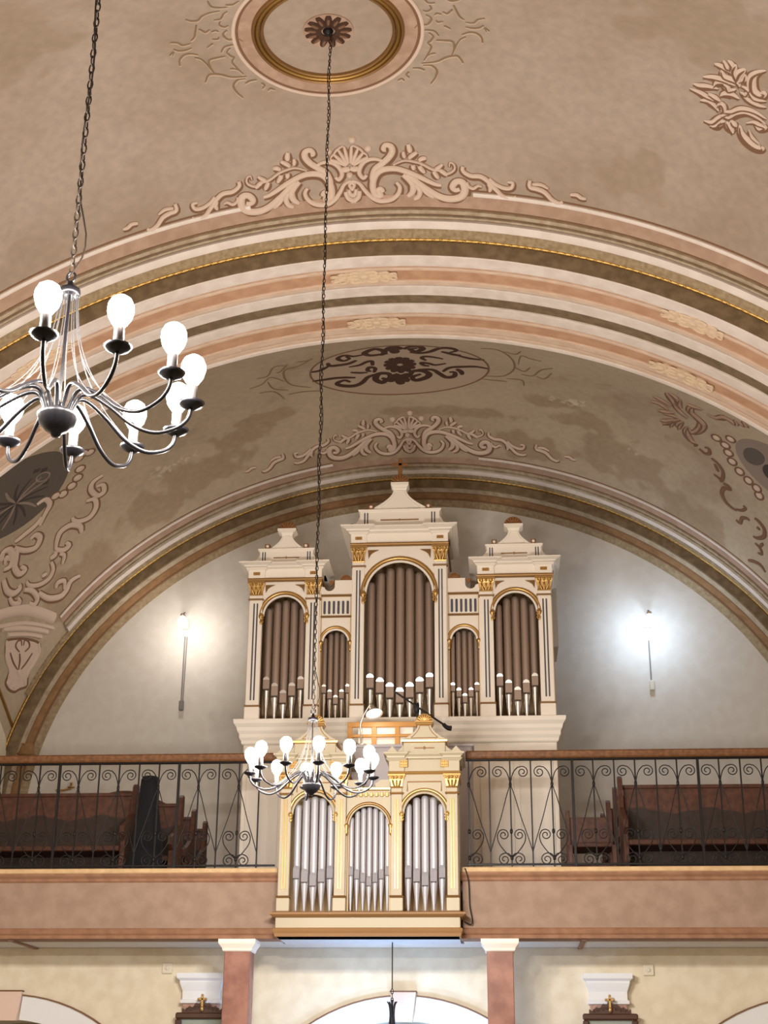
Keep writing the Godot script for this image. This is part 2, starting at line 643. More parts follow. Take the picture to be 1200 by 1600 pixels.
func build_vaults():
	var o := structure("ceiling", "painted plaster vault of the nave")
	put("vault_bay", vault_mesh(1, 96, 40), M.vault_near, o)
	put("vault_bay", vault_mesh(2, 96, 40), M.vault_far, o)
	put("vault_bay", vault_mesh(0, 48, 16), M.vault_near, o)
	put("vault_bay", vault_mesh(-1, 48, 16), M.vault_near, o)
	# roof shell above the vaults keeps the room closed
	var st := S()
	box(st, -5.6, 5.6, 9.7, 9.9, -4.6, 17.6)
	obj("roof_slab", st, M.lower_wall, o)
	# mouldings that run along the vault beside the arches: [bay, from, to, lift, material, name]
	var rows := []
	for a in [[1, 11.0, 1.0], [2, 16.72, 0.82]]:
		var e: float = a[1]
		var k: float = a[2]
		rows += [[a[0], e - 0.512 * k, e - 0.490 * k, 0.004, "brown_line", "painted_line", true], [a[0], e - 0.490 * k, e - 0.448 * k, 0.014, "cream_plaster", "edge_moulding", true],
			[a[0], e - 0.448 * k, e - 0.325 * k, 0.003, "rose_plaster", "rose_band", false], [a[0], e - 0.325 * k, e - 0.308 * k, 0.005, "brown_line", "painted_line", false],
			[a[0], e - 0.308 * k, e - 0.268 * k, 0.020, "grey_moulding", "edge_moulding", false], [a[0], e - 0.268 * k, e - 0.250 * k, 0.006, "brown_line", "painted_line", false],
			[a[0], e - 0.250 * k, e - 0.224 * k, 0.024, "grey_moulding", "edge_moulding", false], [a[0], e - 0.224 * k, e - 0.208 * k, 0.008, "brown_line", "painted_line", false],
			[a[0], e - 0.208 * k, e - 0.125 * k, 0.030, "cream_plaster", "edge_moulding", false], [a[0], e - 0.125 * k, e - 0.002, 0.020, "worn_plaster", "worn_band", false]]
	for r in rows:
		st = S()
		var n := 90
		var lim := 5.9
		for i in n:
			var s0 := lerpf(-lim, lim, float(i) / n)
			var s1 := lerpf(-lim, lim, float(i + 1) / n)
			if r[0] == 2 and r[5] != "worn_band" and (s0 < -5.06 or s1 > 5.06):
				continue                             # stops at the painted consoles
			if r[6] and s0 > -1.14 and s1 < 0.80:
				continue                             # the scroll cartouche takes the place of the line here
			var prof := [[r[1], -0.005], [r[1] + 0.003, r[3]], [(r[1] + r[2]) / 2, r[3] + (0.006 if r[3] > 0.01 else 0.0)], [r[2] - 0.003, r[3]], [r[2], -0.005]]
			for k in 4:
				st.set_smooth_group(1 if k in [1, 2] else 2 + k)
				quad(st, off(r[0], s0, prof[k][0], prof[k][1]), off(r[0], s0, prof[k + 1][0], prof[k + 1][1]), off(r[0], s1, prof[k + 1][0], prof[k + 1][1]), off(r[0], s1, prof[k][0], prof[k][1]))
		obj(r[5], st, M[r[4]], o)
	# gilded cords along the side walls of the far bay
	for sd in [-1.0, 1.0]:
		var pts := []
		for i in 31:
			var d := lerpf(12.6, 16.7, i / 30.0)
			var b: Array = BAYS[2]
			var t: float = (d - b[0]) / (b[3] - b[0])
			var r := lerpf(b[2], b[5], t)
			var p := asin(4.80 / r)
			pts.append(V(sd * 4.80, lerpf(b[1], b[4], t) + VAULT_K * r * cos(p) + 0.5 * sin(PI * t), d))
		st = S()
		tube(st, pts, 0.022, 8)
		obj("gilded_cord", st, M.gold_cord, o)

# a twisted gilded cord along an arch
func cord(o: Node, d: float, r: float, hc: float):
	var st := S()
	var pts := []
	var n := 160
	for i in n + 1:
		var p := lerpf(-1.42, 1.42, float(i) / n)
		pts.append(V(r * sin(p), hc + VAULT_K * r * cos(p), d))
	tube(st, pts, 0.02, 8)
	for k in 2:
		var tw := []
		for i in n * 4 + 1:
			var p := lerpf(-1.42, 1.42, float(i) / (n * 4))
			var c := V(r * sin(p), hc + VAULT_K * r * cos(p), d)
			var a := i * 1.1 + k * PI
			tw.append(c + Vector3(0, cos(a), sin(a)) * 0.011)
		tube(st, tw, 0.014, 5)
	obj("gilded_cord", st, M.gold_cord, o)

func rib_strips(o: Node, strips: Array, hc: float, r: float, lim: float):
	for s in strips:
		var st := S()
		var dr: float = s[2]
		sweep(st, [[s[0], r + 0.12], [s[0], r + dr + 0.004], [s[0] + 0.006, r + dr], [s[1] - 0.006, r + dr], [s[1], r + dr + 0.004], [s[1], r + 0.12]], hc, -lim, lim, 96)
		obj(s[4], st, M[s[3]], o)

func build_ribs():
	var o := structure("trim_1", "broad transverse arch with cream mouldings and orange panels")
	var st := S()
	sweep(st, [[11.0, 5.45], [11.0, 5.16], [11.02, 5.15]], RIB_H, -1.5, 1.5, 96)
	obj("arch_face", st, M.olive_plaster, o)
	st = S()
	sweep(st, [[12.47, 5.15], [12.47, 5.5]], RIB_H, -1.5, 1.5, 96)
	obj("arch_face", st, M.olive_plaster, o)
	cord(o, 10.985, 5.335, RIB_H)
	rib_strips(o, [[11.003, 11.175, 0.0, "cream_plaster", "moulding_band"], [11.175, 11.190, 0.015, "orange_plaster", "groove"], [11.190, 11.232, -0.012, "peach_plaster", "fillet"],
		[11.232, 11.246, 0.01, "brown_line", "groove"], [11.246, 11.420, 0.014, "orange_plaster", "inset_panel"], [11.420, 11.492, 0.0, "peach_plaster", "moulding_band"], [11.492, 11.506, 0.01, "brown_line", "groove"],
		[11.506, 11.590, -0.006, "cream_plaster", "moulding_band"], [11.590, 11.683, 0.004, "cream_plaster", "moulding_band"], [11.683, 11.846, 0.018, "olive_plaster", "sunk_band"],
		[11.846, 12.000, 0.0, "cream_plaster", "moulding_band"], [12.000, 12.014, 0.015, "orange_plaster", "groove"], [12.014, 12.056, -0.012, "peach_plaster", "fillet"], [12.056, 12.068, 0.01, "brown_line", "groove"],
		[12.068, 12.240, 0.014, "orange_plaster", "inset_panel"], [12.240, 12.340, 0.0, "peach_plaster", "moulding_band"], [12.340, 12.354, 0.015, "brown_line", "groove"], [12.354, 12.410, -0.004, "peach_plaster", "moulding_band"], [12.410, 12.468, -0.016, "cream_plaster", "fillet"]], RIB_H, RIB_R, 1.5)
	for k in [[5.5, 6.74], [0.04, 1.5]]:
		st = S()
		sweep(st, [[k[0], 5.5], [k[0], 5.15], [k[1], 5.15], [k[1], 5.5]], RIB_H, -1.5, 1.5, 48)
		obj("nearer_arch", st, M.cream_plaster, o)
	# stucco cartouches set over the inset panels
	for c in [[-0.18, 11.325, 0.28], [2.76, 11.235, 0.27], [-3.15, 11.21, 0.28], [-0.135, 12.165, 0.26], [2.77, 12.195, 0.30], [-3.2, 12.13, 0.28]]:
		var q := node("stucco_cartouche", o)
		var at := Vector2(c[0], c[1])
		st = S()
		var outline := []
		for i in 64:
			var a := TAU * i / 64
			outline.append(at + Vector2(cos(a) * c[2] * (1.0 + 0.07 * cos(7 * a)), sin(a) * 0.092 * (1.0 + 0.16 * cos(9 * a + 1.0))))
		patch(st, 3, outline, 0.008)
		obj("backplate", st, M.stucco_buff, q)
		for sx in [-1.0, 1.0]:
			for sy in [-1.0, 1.0]:
				for curl in [[[0.02, 0.07], [0.07, 0.088], [0.12, 0.075], [0.125, 0.05], [0.10, 0.045], [0.095, 0.06]], [[0.13, 0.03], [0.165, 0.07], [0.21, 0.075], [0.225, 0.05], [0.20, 0.04]], [[0.20, 0.015], [0.24, 0.045], [0.285, 0.05], [0.29, 0.02], [0.265, 0.02]], [[0.05, 0.02], [0.085, 0.03], [0.115, 0.015], [0.15, 0.02]], [[0.16, 0.0], [0.19, 0.015], [0.23, 0.005]]]:
					st = S()
					var pts := []
					for p in curl:
						pts.append(at + Vector2(p[0] * sx * c[2] / 0.28, p[1] * sy))
					stroke(st, 3, pts, 0.017, 0.014, 0.006)
					obj("scroll", st, M.stucco_buff, q)
		st = S()
		boss(st, 3, at, 0.032, 0.022, 12, 1.4)
		obj("boss", st, M.stucco_buff, q)

func build_back_arch():
	var o := structure("trim_2", "moulded arch around the white end wall with gilded cord")
	var hc := 4.526
	var st := S()
	sweep(st, [[16.72, 5.2], [16.72, 4.84], [16.735, 4.83]], hc, -1.5, 1.5, 96)
	obj("arch_face", st, M.olive_plaster, o)
	cord(o, 16.705, 4.975, hc)
	for s in [[16.735, 4.830, 16.80, 4.800, "grey_moulding", "moulding_band"], [16.80, 4.800, 16.812, 4.79, "brown_line", "groove"], [16.812, 4.80, 16.90, 4.750, "ochre_plaster", "inset_panel"], [16.90, 4.740, 16.915, 4.73, "brown_line", "groove"], [16.915, 4.725, 17.0, 4.66, "worn_plaster", "moulding_band"]]:
		st = S()
		sweep(st, [[s[0], s[1] + 0.12], [s[0], s[1]], [s[2], s[3]], [s[2], s[3] + 0.12]], hc, -1.5, 1.5, 96)
		obj(s[5], st, M[s[4]], o)
	# stucco capitals at the springing
	for sd in [-1.0, 1.0]:
		var p: float = sd * 1.36
		var c := V(4.76 * sin(p), hc + VAULT_K * 4.76 * cos(p), 16.84)
		st = S()
		lathe(st, [[0.0, -0.02], [0.12, -0.02], [0.13, 0.0], [0.10, 0.02], [0.085, 0.10], [0.10, 0.12], [0.0, 0.13]], 14, c)
		obj("springer_capital", st, M.ochre_plaster, o)

# ---------------------------------------------------------------- arcade under the loft
func arc_pts(cx: float, cy: float, r: float, a0: float, a1: float, n: int) -> Array:
	var out := []
	for i in n + 1:
		var a := lerpf(a0, a1, float(i) / n)
		out.append(Vector2(cx + cos(a) * r, cy + sin(a) * r))
	return out

func build_arcade():
	var o := structure("wall_arcade", "cream plastered wall with three arches under the loft")
	var cs := [-3.386, 0.06, 3.506]
	var ri := 1.30
	var cy := 0.94
	# one block per pier and one spandrel per arch, all in one face
	var outline := [Vector2(-5.6, 2.84), Vector2(-5.6, 0.0)]
	for c in cs:
		outline.append(Vector2(c - ri, 0.0))
		outline += arc_pts(c, cy, ri, PI, 0.0, 28)
		outline.append(Vector2(c + ri, 0.0))
	outline += [Vector2(5.6, 0.0), Vector2(5.6, 2.84)]
	var st := S()
	prism(st, outline, 13.26, 13.8)
	obj("wall_face", st, M.lower_wall, o)
	for i in 3:
		var c: float = cs[i]
		var t := structure("trim_%d" % (i + 3), "white painted arch surround with a pink keystone")
		# surround in blocks left and right of the keystone
		for sd in [[PI - 0.02, PI / 2 + 0.075], [PI / 2 - 0.075, 0.02]]:
			st = S()
			var ring := arc_pts(c, cy, 1.50, sd[0], sd[1], 20)
			var inner := arc_pts(c, cy, 1.30, sd[1], sd[0], 20)
			prism(st, ring + inner, 13.235, 13.262)
			obj("arch_surround", st, M.white_trim, t)
			st = S()
			var outer := arc_pts(c, cy, 1.512, sd[0], sd[1], 20)
			prism(st, outer + arc_pts(c, cy, 1.499, sd[1], sd[0], 20), 13.225, 13.262)
			obj("edge_line", st, M.brown_line, t)
		st = S()
		prism(st, [Vector2(c - 0.077, cy + 1.29), Vector2(c + 0.077, cy + 1.29), Vector2(c + 0.110, cy + 1.535), Vector2(c - 0.110, cy + 1.535)], 13.20, 13.262)
		obj("keystone", st, M.keystone_pink, t)
		st = S()
		cbox(st, c - 0.116, c + 0.116, cy + 1.530, cy + 1.542, 13.19, 13.262, 0.002)
		obj("keystone_cap", st, M.brown_line, t)
	# pilasters with white capitals
	for x in [-1.69, 1.80]:
		var t := thing("pilaster", "mauve wall pilaster with white flared capital %s" % ("left of the central arch" if x < 0 else "right of the central arch"), "pilaster", V(x, 0, 13.26))
		st = S()
		cbox(st, -0.155, 0.155, 0.0, 2.385, -0.075, 0.0)
		obj("shaft", st, M.pilaster_mauve, t)
		st = S()
		cornice(st, -0.155, 0.155, -0.075, 0.0, [[0.008, 2.372], [0.018, 2.376], [0.018, 2.402], [0.004, 2.408], [0.004, 2.475], [0.02, 2.52], [0.028, 2.545], [0.028, 2.56], [0.052, 2.58], [0.052, 2.622]])
		obj("capital", st, M.white_trim, t)
	# junction boxes
	for x in [[-2.01, 2.669, "left"], [2.154, 2.656, "right"]]:
		var t := thing("junction_box", "small square junction box on the wall beside the %s pilaster" % x[2], "box", V(x[0], x[1], 13.26))
		st = S()
		cbox(st, -0.045, 0.045, -0.045, 0.045, -0.02, 0.0, 0.008)
		obj("cover", st, M.plastic_ivory, t)
		st = S()
		lathe(st, [[0.0, 0.0], [0.02, 0.0], [0.018, 0.004], [0.0, 0.005]], 10, Vector3.ZERO)
		var k := obj("screw_cap", st, M.plastic_ivory, t)
		k.position = V(0, 0, -0.02)
		k.rotation.x = PI / 2
	# framed pictures hung before the pilasters
	for x in [[-1.66, "left"], [1.805, "right"]]:
		var t := thing("framed_picture", "dark carved picture frame topped by a gold cross on the %s pilaster" % x[1], "picture", V(x[0], 0, 13.17))
		for e in [[-0.23, 0.23, 2.245, 2.297], [-0.23, 0.23, 1.60, 1.652], [-0.23, -0.178, 1.652, 2.245], [0.178, 0.23, 1.652, 2.245]]:
			st = S()
			cbox(st, e[0], e[1], e[2], e[3], -0.05, 0.0, 0.012)
			obj("frame_rail", st, M.frame_wood, t)
		st = S()
		box(st, -0.18, 0.18, 1.65, 2.246, -0.012, 0.0)
		obj("picture", st, M.picture_paint, t)
		st = S()
		var crest := []
		for i in 33:
			var f := i / 32.0 * 2.0 - 1.0
			crest.append(Vector2(f * 0.175, 2.297 + 0.022 + 0.075 * pow(maxf(0.0, 1.0 - absf(f)), 1.3) + 0.012 * cos(f * 19.0)))
		crest += [Vector2(0.175, 2.296), Vector2(-0.175, 2.296)]
		prism(st, crest, -0.04, -0.015)
		for i in 8:
			var f := (i - 3.5) / 4.0
			var c := V(f * 0.15, 2.313 + 0.03 * (1.0 - absf(f)), -0.04)
			var pts := []
			for k in 9:
				var a := k * 0.8
				pts.append(c + Vector3(cos(a), sin(a), 0) * 0.016 * (1.0 - k / 11.0))
			tube(st, pts, 0.005, 5)
		obj("carved_crest", st, M.frame_wood, t)
		st = S()
		cbox(st, -0.010, 0.010, 2.335, 2.435, -0.066, -0.05, 0.004)
		cbox(st, -0.030, 0.030, 2.395, 2.415, -0.066, -0.05, 0.004)
		for e in [[0.0, 2.437], [-0.032, 2.405], [0.032, 2.405]]:
			lathe(st, [[0.0, -0.012], [0.010, -0.006], [0.012, 0.0], [0.010, 0.006], [0.0, 0.012]], 8, V(e[0], e[1], -0.058))
		lathe(st, [[0.0, -0.026], [0.012, -0.018], [0.016, 0.0], [0.012, 0.018], [0.0, 0.026]], 10, V(0, 2.325, -0.058))
		obj("cross", st, M.gold, t, "gold cross")

# ---------------------------------------------------------------- balcony
func build_balcony():
	var o := thing("balcony", "rose beige choir balcony with tan ledge and brown bottom moulding", "balcony", V(0, 0, 12.5))
	var st: SurfaceTool
	# gap for the small organ case between the two stretches of parapet
	for e in [[-4.79, -0.945], [0.595, 4.79]]:
		st = S()
		cbox(st, e[0], e[1], 2.925, 3.33, 0.0, 0.14, 0.004)
		obj("parapet", st, M.parapet_paint, o)
		st = S()
		cornice(st, e[0], e[1], 0.0, 0.30, [[0.0, 3.300], [0.012, 3.312], [0.016, 3.330], [0.035, 3.350], [0.040, 3.362], [0.040, 3.372]])
		obj("ledge_moulding", st, M.moulding_brown, o)
		st = S()
		cbox(st, e[0], e[1], 3.372, 3.412, -0.046, 0.30, 0.006)
		obj("ledge_board", st, M.ledge_paint, o)
		st = S()
		cornice(st, e[0], e[1], 0.0, 0.2, [[0.0, 2.838], [0.022, 2.842], [0.026, 2.868], [0.010, 2.876], [0.016, 2.884], [0.022, 2.905], [0.012, 2.918], [0.0, 2.928]])
		obj("bottom_moulding", st, M.moulding_brown, o)
	st = S()
	box(st, -4.83, -0.945, 2.842, 3.0, 0.16, 4.49)
	box(st, -0.945, 0.595, 2.842, 3.0, 0.42, 4.49)
	box(st, 0.595, 4.83, 2.842, 3.0, 0.16, 4.49)
	obj("soffit", st, M.wall_white, o)
	st = S()
	box(st, -4.83, 4.83, 3.0, CHOIR, 0.42, 4.49)
	obj("choir_floor", st, M.choir_boards, o)
	for x in [-3.2, 1.58]:
		st = S()
		cbox(st, x - 0.02, x + 0.02, 2.828, 2.8425, 0.02, 0.76, 0.002)
		obj("soffit_batten", st, M.moulding_brown, o)
	# columns under the balcony
	for x in [[-1.268, "left"], [0.895, "right"]]:
		var t := thing("column", "square red brown marbled column with cream capital, %s of the doorway arch" % x[1], "column", V(x[0], 0, 12.62), "columns under the balcony")
		st = S()
		cbox(st, -0.108, 0.108, 0.12, 2.75, -0.12, 0.10, 0.006)
		obj("shaft", st, M.red_marble, t)
		st = S()
		cornice(st, -0.108, 0.108, -0.12, 0.10, [[0.004, 2.742], [0.014, 2.75], [0.016, 2.765], [0.03, 2.785], [0.042, 2.80], [0.046, 2.812], [0.046, 2.838]])
		obj("capital", st, M.organ_cream, t)
		st = S()
		cornice(st, -0.108, 0.108, -0.12, 0.10, [[0.04, 0.0], [0.04, 0.08], [0.02, 0.1], [0.0, 0.125]])
		obj("base", st, M.organ_cream, t)

# ---------------------------------------------------------------- organs
var pipe_meshes := {}

# one organ pipe: body with its foot, upper lip and a shade-coloured mouth; base of the foot at the origin
func pipe(o: Node, x: float, y0: float, d: float, r: float, lip: float, top: float, body_m: String, foot_m: String):
	var q := node("organ_pipe", o, V(x, y0, d))
	var st := S()
	var h := top - y0
	lathe(st, [[r, lip - y0], [r, h - r * 1.1], [r * 0.94, h - r * 0.55], [r * 0.7, h - r * 0.18], [0.0, h]], 16, Vector3.ZERO)
	obj("body", st, M[body_m], q)
	st = S()
	lathe(st, [[0.0, 0.0], [r * 0.24, 0.0], [r * 0.34, 0.02], [r, lip - y0 - 0.01], [r * 1.03, lip - y0 - 0.006], [r * 1.03, lip - y0], [r, lip - y0]], 16, Vector3.ZERO)
	obj("foot", st, M[foot_m], q)
	# mouth: solid block coloured dark as its inner shade, and a flattened lip face above it with a rounded top
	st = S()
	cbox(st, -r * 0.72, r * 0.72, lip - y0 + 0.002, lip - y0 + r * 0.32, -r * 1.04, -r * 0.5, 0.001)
	obj("mouth_shade", st, M.mouth_shade, q)
	st = S()
	var hw := r * 0.86
	var yl := lip - y0 + r * 0.32
	var yt := yl + r * 2.6
	var n := 10
	st.set_smooth_group(-1)
	for k in n:
		var a0 := PI * k / n
		var a1 := PI * (k + 1) / n
		# flat half-round face at the top of the mouth, leaning out over it
		var p0 := V(cos(a0) * hw, yt + sin(a0) * r * 0.8, -r * (1.0 + 0.25 * sin(a0)))
		var p1 := V(cos(a1) * hw, yt + sin(a1) * r * 0.8, -r * (1.0 + 0.25 * sin(a1)))
		tri(st, V(0, yt, -r), p0, p1)
		quad(st, p0, p1, V(cos(a1) * hw, yt + sin(a1) * r, -r * 0.5), V(cos(a0) * hw, yt + sin(a0) * r, -r * 0.5))
	var matt := body_m == "pipe_tin"
	obj("upper_lip", st, M.lip_matt if matt else M.pipe_lip, q)
	st = S()
	st.set_smooth_group(-1)
	quad(st, V(-hw, yl, -r * 1.02), V(-hw, yt, -r), V(hw, yt, -r), V(hw, yl, -r * 1.02))
	for sx in [-1.0, 1.0]:
		quad(st, V(sx * hw, yl, -r * 1.02), V(sx * hw, yt, -r), V(sx * hw, yt, -r * 0.4), V(sx * hw, yl, -r * 0.4))
	cbox(st, -hw, hw, yl, yl + r * 0.2, -r * 1.08, -r * 0.6, 0.002)
	obj("lip_face", st, M.lip_matt if matt else M[body_m], q)

func pipes(o: Node, cx: float, half: float, n: int, y0: float, spring: float, d: float, lip_mid: float, lip_rise: float, body_m: String, foot_m: String):
	var pitch := 2.0 * half / n
	for i in n:
		var f := i - (n - 1) / 2.0
		var x := f * pitch
		var r := pitch * 0.447 * (1.0 if absf(f) < n * 0.3 else 0.95)
		var lip := lip_mid + lip_rise * absf(f) / ((n - 1) / 2.0)
		var top := spring + sqrt(maxf(0.0, half * half - x * x)) * 0.97
		pipe(o, cx + x, y0, d, r, lip, top, body_m, foot_m)

func gilt_capital(o: Node, x: float, y0: float, y1: float, w: float, df: float):
	var h := y1 - y0
	var st := S()
	cornice(st, x - w / 2, x + w / 2, df, df + 0.06, [[0.0, y0], [0.006, y0 + h * 0.06], [0.0, y0 + h * 0.12], [0.002, y0 + h * 0.3], [0.012, y0 + h * 0.62], [0.022, y0 + h * 0.84], [0.026, y0 + h * 0.86], [0.026, y1]])
	for sx in [-1.0, 1.0]:
		var pts := []
		for k in 10:
			var a := k * 0.72
			pts.append(V(x + sx * (w * 0.36 + cos(a) * h * 0.14 * (1.0 - k / 13.0)), y0 + h * 0.70 + sin(a) * h * 0.16 * (1.0 - k / 13.0), df - 0.03))
		tube(st, pts, h * 0.05, 6)
	for k in 3:
		var fx := (k - 1) * w * 0.30
		tube(st, [V(x + fx * 0.6, y0 + h * 0.08, df - 0.006), V(x + fx, y0 + h * 0.3, df - 0.022), V(x + fx * 1.15, y0 + h * 0.48, df - 0.036), V(x + fx * 1.15, y0 + h * 0.5, df - 0.045)], h * 0.075, 6, h * 0.04)
	lathe(st, [[0.0, -h * 0.12], [h * 0.12, 0.0], [0.0, h * 0.12]], 8, V(x, y0 + h * 0.74, df - 0.034))
	obj("gilded_capital", st, M.gold, o, "gilded leaf capital")

func fan_shell(o: Node, x: float, y: float, d: float, r: float, m: String, called := "shell_finial"):
	var st := S()
	var n := 9
	for k in n:
		var a := PI * (k + 0.5) / n
		var dirv := Vector3(cos(a), sin(a), 0)
		var c := V(x, y, d)
		tube(st, [c + dirv * r * 0.12, c + dirv * r * 0.55 + Vector3(0, 0, r * 0.12), c + dirv * r * 0.97], r * 0.06, 6, r * 0.17)
	var back := []
	for k in 25:
		var a := PI * k / 24
		var q := 1.0 + 0.05 * absf(sin(a * n))
		back.append(Vector2(x + cos(a) * r * q, y + sin(a) * r * q))
	prism(st, back, d - 0.005, d + 0.03)
	obj(called, st, M[m], o)

func stripes(o: Node, x: float, y0: float, y1: float, d: float, w: float, n: int, m: String):
	for k in n:
		var st := S()
		var xx := x + (k - (n - 1) / 2.0) * w * 2.2
		cbox(st, xx - w / 2, xx + w / 2, y0, y1, d - 0.004, d + 0.01, 0.002)
		obj("flute", st, M[m], o)

# the boarded chamber behind a field of pipes: floor, roof, sides and back, open to the front
func chamber(st: SurfaceTool, cx: float, hw: float, y0: float, y1: float, deep: float):
	box(st, cx - hw, cx + hw, y0, y0 + 0.01, 0.07, deep)
	box(st, cx - hw, cx + hw, y1 - 0.01, y1, 0.07, deep)
	box(st, cx - hw, cx - hw + 0.01, y0 + 0.01, y1 - 0.01, 0.07, deep)
	box(st, cx + hw - 0.01, cx + hw, y0 + 0.01, y1 - 0.01, 0.07, deep)
	box(st, cx - hw, cx + hw, y0, y1, deep, deep + 0.01)

# a tower of an organ case around an arched field of pipes
func tower(o: Node, cx: float, p: Dictionary):
	var cm: String = p.cream
	var st: SurfaceTool
	var dp: float = p.get("deep", 0.5)
	var ri: float = p.half - p.pil
	for sx in [-1.0, 1.0]:
		var xc: float = cx + sx * (p.half - p.pil / 2)
		var q := node("pilaster", o)
		st = S()
		cbox(st, xc - p.pil / 2 + 0.008, xc + p.pil / 2 - 0.008, p.yb + p.plinth, p.cap0, 0.0, 0.06, 0.004)
		obj("shaft", st, M[cm], q)
		st = S()
		cbox(st, xc - p.pil / 2, xc + p.pil / 2, p.yb, p.yb + p.plinth, -0.008, 0.06, 0.004)
		obj("plinth", st, M[cm], q)
		for yy in [p.yb + p.plinth, p.cap0 - 0.055]:
			st = S()
			cornice(st, xc - p.pil / 2 + 0.006, xc + p.pil / 2 - 0.006, -0.004, 0.05, [[0.0, yy], [0.008, yy + 0.004], [0.012, yy + 0.012], [0.006, yy + 0.018], [0.0, yy + 0.020]])
			obj("band", st, M[p.band], q)
		stripes(q, xc, p.yb + p.plinth + 0.07, p.cap0 - 0.09, 0.0, p.pil * 0.10, 2 if cm == "organ_cream" else 2, p.flute)
		gilt_capital(o, xc, p.cap0, p.cap1, p.pil * 0.86, 0.0)
		# side wall of the tower
		st = S()
		var xs: float = cx + sx * (p.half - 0.015)
		box(st, xs - 0.015, xs + 0.015, p.yb, p.cap1, 0.05, dp)
		obj("case_side", st, M[cm], o)
	# spandrel with arched cut
	st = S()
	var hw: float = ri + 0.01
	var outline := [Vector2(cx + hw, p.cap1), Vector2(cx - hw, p.cap1), Vector2(cx - hw, p.spring)]
	outline += arc_pts(cx, p.spring, ri, PI, 0.0, 26)
	outline.append(Vector2(cx + hw, p.spring))
	prism(st, outline, 0.022, 0.06)
	obj("spandrel", st, M[cm], o)
	for e in [[ri + 0.006, 0.012, "gold" if p.get("gilt", true) else "old_gold", "gilded_arch", 0.0], [ri - 0.004, 0.007, cm, "arch_bead", 0.012]]:
		st = S()
		var pts := []
		var rr: float = e[0] + (0.026 * p.k if e[3] == "gilded_arch" else 0.0)
		for v in arc_pts(cx, p.spring, rr, PI, 0.0, 28):
			pts.append(V(v.x, v.y, 0.018 - e[4]))
		tube(st, pts, (0.021 if e[3] == "gilded_arch" else 0.012) * p.k, 8)
		obj(e[3], st, M[e[2]], o)
	for sx in [-1.0, 1.0]:
		st = S()
		var xd: float = cx + sx * (ri + 0.018 * p.k)
		var hd: float = 0.13 * p.k
		lathe(st, [[0.0, -hd * 0.62], [0.012 * p.k, -hd * 0.5], [0.018 * p.k, -hd * 0.3], [0.012 * p.k, -hd * 0.1], [0.028 * p.k, hd * 0.1], [0.030 * p.k, hd * 0.25], [0.016 * p.k, hd * 0.36], [0.022 * p.k, hd * 0.42], [0.0, hd * 0.46]], 10, V(xd, p.spring - hd * 0.2, 0.008))
		for k in 3:
			tube(st, [V(xd - sx * 0.004, p.spring + hd * 0.15 - k * hd * 0.26, -0.012), V(xd - sx * 0.026 * p.k, p.spring + hd * 0.02 - k * hd * 0.26, -0.018), V(xd - sx * 0.014 * p.k, p.spring - hd * 0.1 - k * hd * 0.26, -0.014)], 0.008 * p.k, 6)
		obj("gilded_drop", st, M.gold, o)
		if p.get("corner", true):
			st = S()
			var xo: float = cx + sx * (ri * 0.93)
			var yo: float = p.cap1 - 0.035 * p.k
			prism(st, [Vector2(xo, yo), Vector2(xo - sx * 0.10 * p.k, yo), Vector2(xo - sx * 0.055 * p.k, yo - 0.02 * p.k), Vector2(xo - sx * 0.028 * p.k, yo - 0.04 * p.k), Vector2(xo - sx * 0.006 * p.k, yo - 0.085 * p.k)], 0.010, 0.024)
			obj("corner_leaf", st, M.old_gold, o)
	if not p.get("corner", true):
		st = S()
		var yy: float = p.cap1 - 0.06
		tube(st, [V(cx - ri * 0.8, yy - 0.08, 0.02), V(cx - ri * 0.8, yy, 0.02), V(cx + ri * 0.8, yy, 0.02), V(cx + ri * 0.8, yy - 0.08, 0.02)], 0.006, 6)
		obj("spandrel_moulding", st, M.organ_brown_line, o)
	# wooden chamber that the pipes stand in
	st = S()
	chamber(st, cx, p.half - 0.032, p.yb - 0.006, p.cap1 - 0.002, dp - 0.02)
	obj("pipe_chamber", st, M.bare_wood, o)
	# gilt line, frieze with breaks over the pilasters, cornice
	var y0: float = p.cap1
	st = S()
	cornice(st, cx - p.half + 0.006, cx + p.half - 0.006, 0.0, dp, [[0.012, y0], [0.022, y0 + 0.006], [0.026, y0 + p.gl * 0.6], [0.020, y0 + p.gl]])
	obj("gilded_line", st, M[p.line], o)
	y0 += p.gl
	st = S()
	cbox(st, cx - p.half + 0.02, cx + p.half - 0.02, y0, p.fr, 0.012, dp, 0.003)
	obj("frieze", st, M[cm], o)
	for sx in [-1.0, 1.0]:
		var xc: float = cx + sx * (p.half - p.pil / 2)
		st = S()
		cbox(st, xc - p.pil / 2 - 0.012, xc + p.pil / 2 + 0.012, y0, p.fr, -0.018, 0.2, 0.004)
		cornice(st, xc - p.pil / 2 - 0.012, xc + p.pil / 2 + 0.012, -0.02, 0.2, [[0.006, p.fr - 0.02], [0.020, p.fr - 0.006], [0.026, p.fr]])
		obj("frieze_block", st, M[cm], o)
		st = S()
		var gx: float = xc - sx * p.get("plate_in", 0.0)
		var gw: float = p.plate
		cbox(st, gx - gw, gx + gw, y0 + (p.fr - y0) * 0.30, y0 + (p.fr - y0) * 0.30 + p.plate_h, -0.026, -0.012, 0.003)
		for k in 3:
			for j in 2:
				lathe(st, [[0.0, -0.007], [0.008, 0.0], [0.0, 0.007]], 6, V(gx + (k - 1) * gw * 0.6, y0 + (p.fr - y0) * 0.30 + p.plate_h * (0.3 + 0.4 * j), -0.028))
		obj("gilded_plate", st, M.gold, o)
	st = S()
	var ce: float = p.corn - p.half
